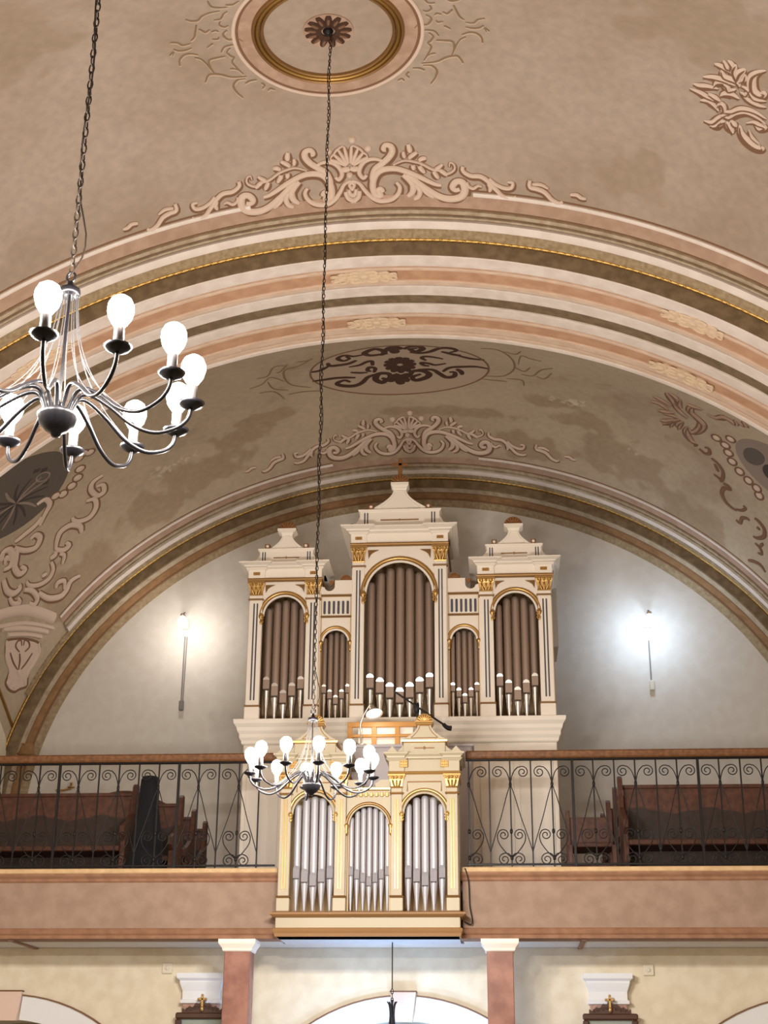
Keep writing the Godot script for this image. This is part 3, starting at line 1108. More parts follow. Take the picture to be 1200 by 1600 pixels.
	cornice(st, cx - p.half, cx + p.half, 0.0, dp, [[0.02, p.fr], [ce * 0.45, p.fr + p.ch * 0.12], [ce * 0.5, p.fr + p.ch * 0.35], [ce * 0.85, p.fr + p.ch * 0.62], [ce, p.fr + p.ch * 0.7], [ce, p.fr + p.ch]])
	obj("cornice", st, M[cm], o)
	for sx in [-1.0, 1.0]:
		var xk: float = cx + sx * (p.half - p.pil / 2 + 0.004)
		st = S()
		cornice(st, xk - p.pil / 2, xk + p.pil / 2, -0.035, dp * 0.5, [[0.02, p.fr], [ce * 0.45, p.fr + p.ch * 0.12], [ce * 0.5, p.fr + p.ch * 0.35], [ce * 0.85, p.fr + p.ch * 0.62], [ce, p.fr + p.ch * 0.7], [ce, p.fr + p.ch + 0.002]])
		obj("cornice_block", st, M[cm], o)
	# attic block with strips, panel line and scroll wings
	var ya: float = p.fr + p.ch
	var ah: float = p.attic
	st = S()
	cbox(st, cx - ah, cx + ah, ya, p.at, 0.03, dp - 0.05, 0.004)
	obj("attic_block", st, M[cm], o)
	st = S()
	cornice(st, cx - ah, cx + ah, 0.03, dp - 0.05, [[0.0, p.at - 0.012], [0.014, p.at - 0.004], [0.018, p.at + 0.012], [0.010, p.at + 0.018], [0.0, p.at + 0.02]])
	obj("attic_moulding", st, M[p.line if p.get("gilt_attic", false) else cm], o)
	for sx in [-1.0, 1.0]:
		if p.get("strips", true):
			stripes(o, cx + sx * ah * 0.84, ya + 0.02, p.at - 0.02, 0.03, 0.012 * p.k, 2, "organ_grey_line")
		st = S()
		var x0: float = cx + sx * ah
		var wx: float = (p.half + ce * 0.6 - ah)
		var hh: float = (p.at - ya) * 0.62
		var wing := [Vector2(x0, ya)]
		for k in 13:
			var f := k / 12.0
			wing.append(Vector2(x0 + sx * wx * (1.0 - f), ya + 0.022 * p.k + hh * pow(f, 2.2)))
		prism(st, wing, 0.05, 0.10)
		obj("scroll_wing", st, M[cm], o)
		st = S()
		var pts := []
		for k in 14:
			var a := k * 0.62
			var rr: float = 0.032 * p.k * (1.0 - k / 17.0)
			pts.append(V(x0 + sx * (wx * 0.62 - cos(a) * rr), ya + 0.036 * p.k + sin(a) * rr, 0.042))
		tube(st, pts, 0.008 * p.k, 6)
		obj("scroll", st, M.shell_brown, o)
		if p.get("blocks", true):
			st = S()
			var xb: float = cx + sx * ah * 0.72
			cbox(st, xb - 0.028 * p.k, xb + 0.028 * p.k, p.at + 0.018, p.at + 0.018 + 0.052 * p.k, 0.03, 0.09, 0.004)
			obj("corner_block", st, M.shell_brown, o)
			st = S()
			lathe(st, [[0.0, -0.016], [0.012, -0.012], [0.018, 0.0], [0.012, 0.012], [0.0, 0.016]], 8, V(xb, p.at + 0.018 + 0.026 * p.k, 0.024))
			obj("corner_bead", st, M[cm], o)
	st = S()
	cbox(st, cx - ah * 0.48, cx + ah * 0.48, (ya + p.at) / 2 - 0.006 * p.k, (ya + p.at) / 2 + 0.006 * p.k, 0.022, 0.04, 0.002)
	lathe(st, [[0.0, -0.016], [0.014, 0.0], [0.0, 0.016]], 6, V(cx, (ya + p.at) / 2, 0.024))
	obj("panel_line", st, M.organ_brown_line, o)
	# bell-shaped pedestal board with a framed front
	st = S()
	var yb: float = p.at + 0.02
	var flare := []
	for k in 15:
		var f := k / 14.0
		flare.append(Vector2(p.bell0 + (p.bell1 - p.bell0) * (1.0 - pow(1.0 - f, 1.8)), yb + 0.014 + (p.bt - yb - 0.014) * f))
	var bell := [Vector2(cx - p.bell0 - 0.012, yb), Vector2(cx + p.bell0 + 0.012, yb), Vector2(cx + p.bell0 + 0.012, yb + 0.014)]
	for v in flare:
		bell.append(Vector2(cx + v.x, v.y))
	for k in 15:
		bell.append(Vector2(cx - flare[14 - k].x, flare[14 - k].y))
	bell.append(Vector2(cx - p.bell0 - 0.012, yb + 0.014))
	prism(st, bell, 0.045, 0.16)
	obj("bell_pedestal", st, M[cm], o)
	st = S()
	var edge := []
	for k in 15:
		edge.append(V(cx - flare[k].x * 0.72, flare[k].y * 0.94 + (yb + 0.03) * 0.06, 0.044))
	for k in 15:
		edge.append(V(cx + flare[14 - k].x * 0.72, flare[14 - k].y * 0.94 + (yb + 0.03) * 0.06, 0.044))
	edge.append(edge[0])
	tube(st, edge, 0.0045 * p.k, 6)
	obj("pedestal_bead", st, M[cm] if cm == "organ_cream" else M.organ_brown_line, o)
	st = S()
	cornice(st, cx - p.bell1, cx + p.bell1, 0.045, 0.16, [[0.002, p.bt - 0.004], [0.012, p.bt + (p.ct - p.bt) * 0.2], [0.012, p.bt + (p.ct - p.bt) * 0.36], [p.capw - p.bell1, p.bt + (p.ct - p.bt) * 0.6], [p.capw - p.bell1, p.ct]])
	obj("pedestal_cap", st, M[p.line] if p.get("gilt_attic", false) else M[cm], o)
	fan_shell(o, cx, p.ct, 0.07, p.shell, p.shell_m)

func build_main_organ():
	var o := thing("pipe_organ", "large cream and gold pipe organ with three towers and a cross on top", "organ", V(-0.08, 0, 14.6))
	var st: SurfaceTool
	var base := {"half": 0.3795, "pil": 0.155, "yb": 5.205, "plinth": 0.14, "spring": 6.32, "cap0": 6.548, "cap1": 6.700, "gl": 0.034, "fr": 6.845, "ch": 0.042, "corn": 0.475, "attic": 0.287, "at": 7.065, "bell0": 0.165, "bell1": 0.052, "bt": 7.24, "ct": 7.302, "capw": 0.100, "shell": 0.098,
		"cream": "organ_cream", "band": "organ_brown_line", "flute": "organ_grey_line", "line": "old_gold", "plate": 0.036, "plate_h": 0.034, "k": 1.0, "shell_m": "shell_brown", "deep": 0.88}
	for sx in [-1.0, 1.0]:
		tower(o, sx * 1.21, base)
		pipes(o, sx * 1.21, 0.2245, 5, 5.21, 6.32, 0.15, 5.40, 0.15, "pipe_tin_warm", "pipe_foot")
	var mid := base.duplicate()
	mid.merge({"half": 0.505, "pil": 0.145, "spring": 6.545, "cap0": 6.897, "cap1": 7.076, "fr": 7.225, "ch": 0.05, "corn": 0.612, "attic": 0.428, "at": 7.49, "bell0": 0.300, "bell1": 0.068, "bt": 7.737, "ct": 7.818, "capw": 0.096, "shell": 0.10, "k": 1.15, "blocks": true}, true)
	tower(o, 0.0, mid)
	pipes(o, 0.0, 0.36, 7, 5.21, 6.545, 0.16, 5.385, 0.16, "pipe_tin_warm", "pipe_foot")
	# cross on the middle tower
	st = S()
	cbox(st, -0.022, 0.022, 7.90, 8.115, 0.085, 0.11, 0.005)
	cbox(st, -0.072, 0.072, 8.038, 8.074, 0.085, 0.11, 0.005)
	for e in [[0.0, 8.118], [-0.075, 8.056], [0.075, 8.056]]:
		lathe(st, [[0.0, -0.016], [0.016, -0.008], [0.02, 0.0], [0.016, 0.008], [0.0, 0.016]], 8, V(e[0], e[1], 0.097))
	obj("cross", st, M.shell_brown, o, "brown cross finial")
	# flats between the towers
	for sx in [-1.0, 1.0]:
		var xc: float = sx * 0.67
		var w := 0.166
		st = S()
		var outline := [Vector2(xc + w, 6.56), Vector2(xc - w, 6.56), Vector2(xc - w, 6.045)]
		outline += arc_pts(xc, 6.045, w - 0.004, PI, 0.0, 22)
		outline.append(Vector2(xc + w, 6.045))
		prism(st, outline, 0.08, 0.13)
		obj("flat_panel", st, M.organ_cream, o)
		for e in [[w + 0.008, 0.018, "gold", "gilded_arch"], [w - 0.016, 0.012, "organ_cream", "arch_bead"]]:
			st = S()
			var pts := []
			for v in arc_pts(xc, 6.045, e[0] - 0.012, PI, 0.0, 24):
				pts.append(V(v.x, v.y, 0.078))
			tube(st, pts, e[1], 8)
			obj(e[3], st, M[e[2]], o)
		for k in 2:
			st = S()
			var xd: float = xc + (k * 2 - 1) * (w - 0.012)
			lathe(st, [[0.0, -0.085], [0.012, -0.07], [0.018, -0.045], [0.012, -0.02], [0.026, 0.01], [0.028, 0.028], [0.014, 0.04], [0.0, 0.048]], 10, V(xd, 6.02, 0.068))
			obj("gilded_drop", st, M.gold, o)
		for yy in [6.312, 6.545]:
			st = S()
			cbox(st, xc - w, xc + w, yy, yy + 0.018, 0.055, 0.10, 0.004)
			obj("gilded_line", st, M.old_gold, o)
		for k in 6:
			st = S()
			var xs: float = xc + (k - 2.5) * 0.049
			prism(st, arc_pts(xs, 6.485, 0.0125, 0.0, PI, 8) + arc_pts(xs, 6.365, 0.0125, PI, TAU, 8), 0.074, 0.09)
			obj("slot_shade", st, M.organ_grey_line, o)  # solid plate; the dark of an open slit is put into its grey
		# swan-neck crest with a half-moon cut and a small shell
		st = S()
		var cr := [Vector2(xc - sx * w, 6.56), Vector2(xc - sx * w, 6.73), Vector2(xc + sx * 0.02, 6.73), Vector2(xc + sx * 0.02, 6.70)]
		for k in 11:
			var a := lerpf(PI, TAU * 0.97, k / 10.0)
			cr.append(Vector2(xc + sx * (0.075 + cos(a) * 0.055), 6.665 + sin(a) * 0.055))
		cr += [Vector2(xc + sx * w, 6.665), Vector2(xc + sx * w, 6.56)]
		prism(st, cr, 0.085, 0.125)
		obj("swan_neck_crest", st, M.organ_cream, o)
		st = S()
		prism(st, [Vector2(xc + sx * 0.02, 6.725), Vector2(xc + sx * 0.085, 6.725), Vector2(xc + sx * 0.055, 6.665)], 0.078, 0.10)
		obj("crest_leaf", st, M.shell_brown, o)
		fan_shell(o, xc - sx * 0.095, 6.735, 0.12, 0.062, "shell_brown", "crest_shell")
		pipes(o, xc, 0.155, 5, 5.21, 6.04, 0.20, 5.40, 0.12, "pipe_tin_warm", "pipe_foot")
		st = S()
		chamber(st, xc, w - 0.006, 5.200, 6.55, 0.86)
		obj("pipe_chamber", st, M.bare_wood, o)
	# base with cornice, panelled body, back of the case
	st = S()
	cornice(st, -1.59, 1.59, 0.0, 0.9, [[0.0, 4.950], [0.012, 4.962], [0.016, 4.99], [0.034, 5.02], [0.034, 5.055], [0.052, 5.085], [0.060, 5.12], [0.085, 5.155], [0.090, 5.18], [0.090, 5.198], [0.0, 5.204]])
	obj("base_cornice", st, M.organ_cream, o)
	st = S()
	cbox(st, -1.585, 1.585, CHOIR, 4.952, 0.02, 0.9, 0.006)
	obj("base_body", st, M.organ_cream, o)
	for k in 8:
		var x0 := -1.54 + k * 0.392
		st = S()
		cbox(st, x0, x0 + 0.335, 3.42, 4.86, 0.006, 0.03, 0.008)
		obj("base_panel", st, M.organ_cream, o)
	st = S()
	cbox(st, -1.57, 1.57, 5.2, 6.45, 0.88, 0.91, 0.004)
	obj("case_back", st, M.organ_cream, o)
	var cab := thing("cabinet", "plain white cabinet standing behind the right tower of the large organ", "cabinet", V(0, 0, 15.52))
	st = S()
	cbox(st, 1.0, 1.60, 6.21, 7.22, 0.0, 0.6, 0.006)
	obj("body", st, M.cabinet_white, cab)
	st = S()
	cornice(st, 1.0, 1.60, 0.0, 0.6, [[0.0, 7.215], [0.02, 7.225], [0.02, 7.25], [0.0, 7.25]])
	obj("top_edge", st, M.cabinet_white, cab)
	st = S()
	box(st, 1.05, 1.55, CHOIR, 6.212, 0.05, 0.55)
	obj("stand", st, M.bare_wood, cab)

func build_front_organ():
	var o := thing("positive_organ", "small ivory and gold organ case with silver pipes on the balcony front", "organ", V(-0.175, 0, 12.3))
	var st: SurfaceTool
	var p := {"half": 0.286, "pil": 0.108, "yb": 3.04, "plinth": 0.105, "spring": 3.828, "cap0": 4.044, "cap1": 4.158, "gl": 0.022, "fr": 4.288, "ch": 0.042, "corn": 0.335, "attic": 0.178, "at": 4.445, "bell0": 0.160, "bell1": 0.056, "bt": 4.590, "ct": 4.622, "capw": 0.076, "shell": 0.070,
		"cream": "organ_ivory", "band": "old_gold", "flute": "gold", "line": "gold", "plate": 0.034, "plate_h": 0.066, "plate_in": 0.06, "k": 0.72, "shell_m": "gold", "deep": 0.5, "corner": false, "strips": false, "blocks": false, "gilt_attic": true}
	for sx in [-1.0, 1.0]:
		tower(o, sx * 0.467, p)
		pipes(o, sx * 0.467, 0.176, 5, 3.044, 3.83, 0.12, 3.245, 0.062, "pipe_tin", "pipe_tin")
		for k in [-1.0, 1.0]:
			st = S()
			var xa: float = sx * 0.467 + k * 0.27
			prism(st, [Vector2(xa - 0.045, 4.345), Vector2(xa + 0.045, 4.345), Vector2(xa, 4.395)], -0.02, 0.04)
			obj("corner_gable", st, M.organ_ivory, o)
	# middle field
	st = S()
	var outline := [Vector2(0.184, 3.985), Vector2(-0.184, 3.985), Vector2(-0.184, 3.735)]
	outline += arc_pts(0, 3.735, 0.176, PI, 0.0, 24)
	outline.append(Vector2(0.184, 3.735))
	prism(st, outline, 0.022, 0.06)
	obj("flat_panel", st, M.organ_ivory, o)
	for e in [[0.190, 0.013, "old_gold", "gilded_arch"], [0.172, 0.008, "organ_ivory", "arch_bead"]]:
		st = S()
		var pts := []
		for v in arc_pts(0, 3.735, e[0] - 0.004, PI, 0.0, 24):
			pts.append(V(v.x, v.y, 0.02))
		tube(st, pts, e[1], 8)
		obj(e[3], st, M[e[2]], o)
	for k in [-1.0, 1.0]:
		st = S()
		lathe(st, [[0.0, -0.07], [0.01, -0.055], [0.014, -0.035], [0.01, -0.018], [0.020, 0.008], [0.021, 0.02], [0.01, 0.03], [0.0, 0.035]], 10, V(k * 0.184, 3.72, 0.008))
		obj("gilded_drop", st, M.gold, o)
	st = S()
	cbox(st, -0.184, 0.184, 3.985, 4.05, 0.01, 0.5, 0.004)
	obj("frieze", st, M.organ_ivory, o)
	for k in 8:
		st = S()
		var xd := (k - 3.5) * 0.044
		cbox(st, xd - 0.012, xd + 0.012, 3.972, 4.008, -0.006, 0.02, 0.003)
		obj("dentil", st, M.gold, o)
	st = S()
	cornice(st, -0.170, 0.170, 0.0, 0.5, [[0.0, 4.022], [0.012, 4.03], [0.014, 4.044], [0.0, 4.05]])
	obj("gilded_line", st, M.gold, o)
	for sx in [-1.0, 1.0]:
		st = S()
		prism(st, [Vector2(sx * 0.178, 4.05), Vector2(sx * 0.06, 4.05), Vector2(sx * 0.05, 4.085), Vector2(sx * 0.075, 4.10), Vector2(sx * 0.09, 4.118), Vector2(sx * 0.178, 4.118)], 0.02, 0.12)
		obj("broken_pediment", st, M.organ_ivory, o)
	pipes(o, 0.0, 0.178, 7, 3.044, 3.735, 0.12, 3.248, 0.085, "pipe_tin", "pipe_tin")
	st = S()
	chamber(st, 0.0, 0.178, 3.034, 3.99, 0.48)
	obj("pipe_chamber", st, M.bare_wood, o)
	# base
	st = S()
	cornice(st, -0.755, 0.755, 0.0, 0.22, [[0.010, 2.990], [0.030, 3.000], [0.046, 3.012], [0.046, 3.026], [0.02, 3.034], [0.0, 3.040]])
	obj("base_moulding", st, M.organ_brown_line, o)
	st = S()
	cbox(st, -0.755, 0.755, 2.905, 2.995, 0.0, 0.62, 0.004)
	obj("base_panel", st, M.organ_ivory, o)
	st = S()
	cornice(st, -0.755, 0.755, 0.0, 0.22, [[0.0, 2.838], [0.004, 2.84], [0.008, 2.866], [0.016, 2.882], [0.020, 2.894], [0.014, 2.904], [0.0, 2.91]])
	obj("bottom_moulding", st, M.organ_brown_line, o)
	st = S()
	box(st, -0.745, 0.745, 2.838, 2.842, 0.0, 0.62)
	obj("bottom_board", st, M.cabinet_white, o)
	st = S()
	cbox(st, -0.74, 0.74, 3.0, 4.16, 0.50, 0.54, 0.004)
	obj("case_back", st, M.organ_ivory, o)

# ---------------------------------------------------------------- choir furniture
func wavy(x0: float, x1: float, y0: float, y1: float, period: float) -> Array:
	var out := [Vector2(x0, y0)]
	var n := int((x1 - x0) / 0.03)
	for i in n + 1:
		var x := lerpf(x0, x1, float(i) / n)
		var f := fposmod(x / period, 1.0)
		out.append(Vector2(x, y1 + 0.05 * pow(sin(f * PI), 0.5) + (0.02 if absf(f - 0.5) < 0.12 else 0.0)))
	out.append(Vector2(x1, y0))
	return out

func pew(label: String, x0: float, x1: float, d: float, top: float, crest := false):
	var o := thing("pew", label, "pew", V(0, CHOIR, d), "choir pews")
	var h := top - CHOIR
	var st := S()
	cbox(st, x0 + 0.03, x1 - 0.03, 0.42, h - 0.05, 0.0, 0.03, 0.004)
	obj("backrest", st, M.pew_wood, o)
	st = S()
	cbox(st, x0 + 0.02, x1 - 0.02, h - 0.055, h - 0.02, -0.012, 0.042, 0.006)
	obj("top_rail", st, M.pew_wood, o)
	st = S()
	prism(st, wavy(x0 + 0.03, x1 - 0.03, 0.40, h - 0.30, 0.62), -0.025, 0.0)
	obj("carved_back_panel", st, M.walnut_dark, o)
	st = S()
	cbox(st, x0 + 0.02, x1 - 0.02, 0.40, 0.45, -0.40, 0.01, 0.008)
	obj("seat", st, M.pew_wood, o)
	st = S()
	cbox(st, x0 + 0.03, x1 - 0.03, 0.05, 0.40, -0.05, -0.02, 0.004)
	obj("seat_apron", st, M.walnut_dark, o)
	for x in [x0, x1]:
		st = S()
		var e := []
		for q in [[0.05, 0.0], [0.05, h + 0.05], [0.0, h + 0.06], [-0.05, h + 0.03], [-0.07, h - 0.12], [-0.10, 0.78], [-0.28, 0.68], [-0.42, 0.62], [-0.43, 0.55], [-0.36, 0.5], [-0.38, 0.3], [-0.42, 0.0]]:
			e.append(Vector2(q[0], q[1]))
		side_panel(st, e, x - 0.02, x + 0.02)
		obj("end_panel", st, M.pew_wood, o)
	if crest:
		st = S()
		var c := []
		for i in 21:
			var f := i / 20.0
			c.append(Vector2(lerpf(x1 - 1.0, x1 - 0.15, f), h - 0.02 + 0.13 * sin(PI * f)))
		prism(st, c, 0.0, 0.03)
		obj("curved_crest", st, M.pew_wood, o)

# outline of (depth, y), extruded across x
func side_panel(st: SurfaceTool, outline: Array, x0: float, x1: float):
	var poly := PackedVector2Array()
	for p in outline:
		poly.append(p)
	if Geometry2D.is_polygon_clockwise(poly):
		poly.reverse()
	var idx := Geometry2D.triangulate_polygon(poly)
	st.set_smooth_group(-1)
	for k in range(0, idx.size(), 3):
		var a := poly[idx[k]]
		var b := poly[idx[k + 1]]
		var c := poly[idx[k + 2]]
		if (b - a).cross(c - a) < 0:
			var t := b
			b = c
			c = t
		tri(st, V(x0, a.y, a.x), V(x0, b.y, b.x), V(x0, c.y, c.x))
		tri(st, V(x1, a.y, a.x), V(x1, c.y, c.x), V(x1, b.y, b.x))
	for k in poly.size():
		var a := poly[k]
		var b := poly[(k + 1) % poly.size()]
		quad(st, V(x0, a.y, a.x), V(x1, a.y, a.x), V(x1, b.y, b.x), V(x0, b.y, b.x))

func build_pews():
	var words := ["front", "second", "third", "rearmost"]
	var dl := [13.62, 14.22, 14.95, 15.65]
	for i in 4:
		pew("brown carved choir pew on the left of the organs, %s row" % words[i], -4.7, [-2.49, -2.18, -2.20, -2.22][i], dl[i], 4.30 if i == 0 else 4.31, i == 1)
	var dr := [13.45, 13.95, 14.60, 15.30]
	for i in 4:
		pew("brown carved choir pew on the right of the organs, %s row" % words[i], [2.01, 2.0, 1.98, 1.97][i], 4.7, dr[i], 4.30)
	# low dark bench between the big organ and the right pews
	var o := thing("bench", "small plain dark bench beside the right choir pews", "bench", V(0, CHOIR, 13.5))
	var st := S()
	cbox(st, 1.54, 1.90, 0.40, 0.72, 0.0, 0.03, 0.004)
	obj("backrest", st, M.pew_wood, o)
	st = S()
	cbox(st, 1.54, 1.90, 0.40, 0.44, -0.35, 0.02, 0.006)
	obj("seat", st, M.pew_wood, o)
	for x in [1.53, 1.91]:
		st = S()
		cbox(st, x - 0.02, x + 0.02, 0.0, 0.78, -0.02, 0.04, 0.004)
		cbox(st, x - 0.02, x + 0.02, 0.0, 0.42, -0.36, -0.30, 0.004)
		obj("leg_frame", st, M.pew_wood, o)
	st = S()
	cbox(st, 1.54, 1.90, 0.02, 0.30, -0.01, 0.01, 0.003)
	obj("lower_panel", st, M.pew_wood, o)
	# dark cloth hung over a stand at the end of the front left pew
	o = thing("draped_stand", "tall black cloth draped over a stand at the end of the left front pew", "cloth", V(-2.27, CHOIR, 13.24))
	st = S()
	var n := 28
	var rows := [[0.0, 0.25], [0.25, 0.23], [0.55, 0.19], [0.8, 0.13], [0.95, 0.125], [1.04, 0.115], [1.07, 0.095]]
	for j in rows.size() - 1:
		st.set_smooth_group(1)
		for k in n:
			var q := []
			for e in [[j, k], [j + 1, k], [j + 1, k + 1], [j, k + 1]]:
				var a: float = TAU * e[1] / n
				var r: float = rows[e[0]][1] * (1.0 + 0.10 * sin(a * 6.0) * (1.0 - rows[e[0]][0] / 1.1))
				q.append(Vector3(cos(a) * r * 0.72, rows[e[0]][0], sin(a) * r * 0.7))
			quad(st, q[0], q[1], q[2], q[3])
	for k in n:
		var a := TAU * k / n
		var b := TAU * (k + 1) / n
		tri(st, Vector3(0, 1.085, 0), Vector3(cos(b) * 0.068, 1.07, sin(b) * 0.066), Vector3(cos(a) * 0.068, 1.07, sin(a) * 0.066))
	obj("cloth", st, M.black_cloth, o)

# ---------------------------------------------------------------- wrought-iron railings
func spiral(c: Vector2, r: float, a0: float, turns: float, n: int) -> Array:
	var out := []
	for i in n + 1:
		var f := float(i) / n
		var a := a0 + turns * TAU * f
		out.append(c + Vector2(cos(a), sin(a)) * r * (1.0 - 0.78 * f))
	return out

func iron(pts: Array, r: float) -> ArrayMesh:
	var st := S()
	var p3 := []
	for p in pts:
		p3.append(Vector3(p.x, p.y, 0))
	tube(st, p3, r, 6)
	return mesh_of(st)

func build_railings():
	# one set of scroll meshes shared by all panels
	var top_scroll := []
	for q in [[0.0, 0.70], [0.012, 0.76], [0.035, 0.815], [0.07, 0.85]]:
		top_scroll.append(Vector2(q[0], q[1]))
	var right_top := smooth_path(top_scroll, 4) + spiral(Vector2(0.105, 0.805), 0.052, 2.2, -1.6, 22)
	var leg := smooth_path([Vector2(0.0, 0.70), Vector2(0.035, 0.60), Vector2(0.085, 0.42), Vector2(0.135, 0.27), Vector2(0.172, 0.15), Vector2(0.172, 0.14)], 3)
	var heart := smooth_path([Vector2(0.0, 0.085), Vector2(0.05, 0.13), Vector2(0.105, 0.205), Vector2(0.118, 0.265), Vector2(0.105, 0.30)], 4) + spiral(Vector2(0.066, 0.275), 0.048, 0.75, 1.5, 20)
	var foot := smooth_path([Vector2(0.0, 0.085), Vector2(0.02, 0.115), Vector2(0.055, 0.125)], 4) + spiral(Vector2(0.062, 0.072), 0.05, 1.45, -1.5, 20)
	var made := {}
	for e in [["top", right_top, 0.0045], ["leg", leg, 0.0040], ["heart", heart, 0.0045], ["foot", foot, 0.0045]]:
		made[e[0]] = iron(e[1], e[2])
		var mir := []
		for p in e[1]:
			mir.append(Vector2(-p.x, p.y))
		made[e[0] + "m"] = iron(mir, e[2])
	var st := S()
	lathe(st, [[0.0, -0.022], [0.010, -0.018], [0.013, 0.0], [0.010, 0.018], [0.0, 0.022]], 8, Vector3.ZERO)
	var collar := mesh_of(st)
	st = S()
	cbox(st, -0.006, 0.006, 0.0, 0.91, -0.006, 0.006, 0.001)
	var bar := mesh_of(st)
	st = S()
	cbox(st, -0.011, 0.011, 0.0, 0.91, -0.011, 0.011, 0.002)
	var post := mesh_of(st)
	for sd in [["left", -4.82, -0.985, -1.674, -9, 1, [-2.874, -1.85, -3.93]], ["right", 0.635, 4.82, 0.66, 0, 11, [1.52, 2.60, 3.66]]]:
		var o := thing("railing", "black wrought iron scroll railing with wooden handrail %s of the small organ" % sd[0], "railing", V(0, 3.412, 12.54), "balcony railings")
		st = S()
		cbox(st, sd[1], sd[2] + (0.0 if sd[0] == "left" else 0.0), 0.918, 0.985, -0.05, 0.05, 0.012)
		obj("handrail", st, M.rail_wood, o, "brown wooden handrail")
		st = S()
		cbox(st, sd[1], sd[2], 0.905, 0.918, -0.02, 0.02, 0.003)
		obj("top_bar", st, M.iron, o)
		st = S()
		cbox(st, sd[1], sd[2], 0.024, 0.040, -0.008, 0.008, 0.003)
		obj("bottom_bar", st, M.iron, o)
		for k in range(sd[4], sd[5] + 1):
			var x: float = sd[3] + k * 0.3525
			if x > sd[1] + 0.02 and x < sd[2] - 0.02:
				put("baluster", bar, M.iron, o, V(x, 0, 0))
				var q := node("scroll_panel", o, V(x, 0, -0.004))
				put("collar", collar, M.iron, q, V(0, 0.70, 0))
				put("collar", collar, M.iron, q, V(0, 0.085, 0))
				put("collar", collar, M.iron, q, V(0, 0.305, 0))
				for e in ["top", "leg", "heart", "foot"]:
					for mm in ["", "m"]:
						var far: float = x + (0.172 if mm == "" else -0.172)
						if far < sd[1] or far > sd[2]:
							continue
						put("scroll", made[e + mm], M.iron, q)
			var xb := x + 0.17625
			if xb > sd[1] + 0.02 and xb < sd[2] - 0.02:
				var thick := false
				for t in sd[6]:
					if absf(t - xb) < 0.08:
						thick = true
				put("post" if thick else "baluster", post if thick else bar, M.iron, o, V(xb, 0, 0))

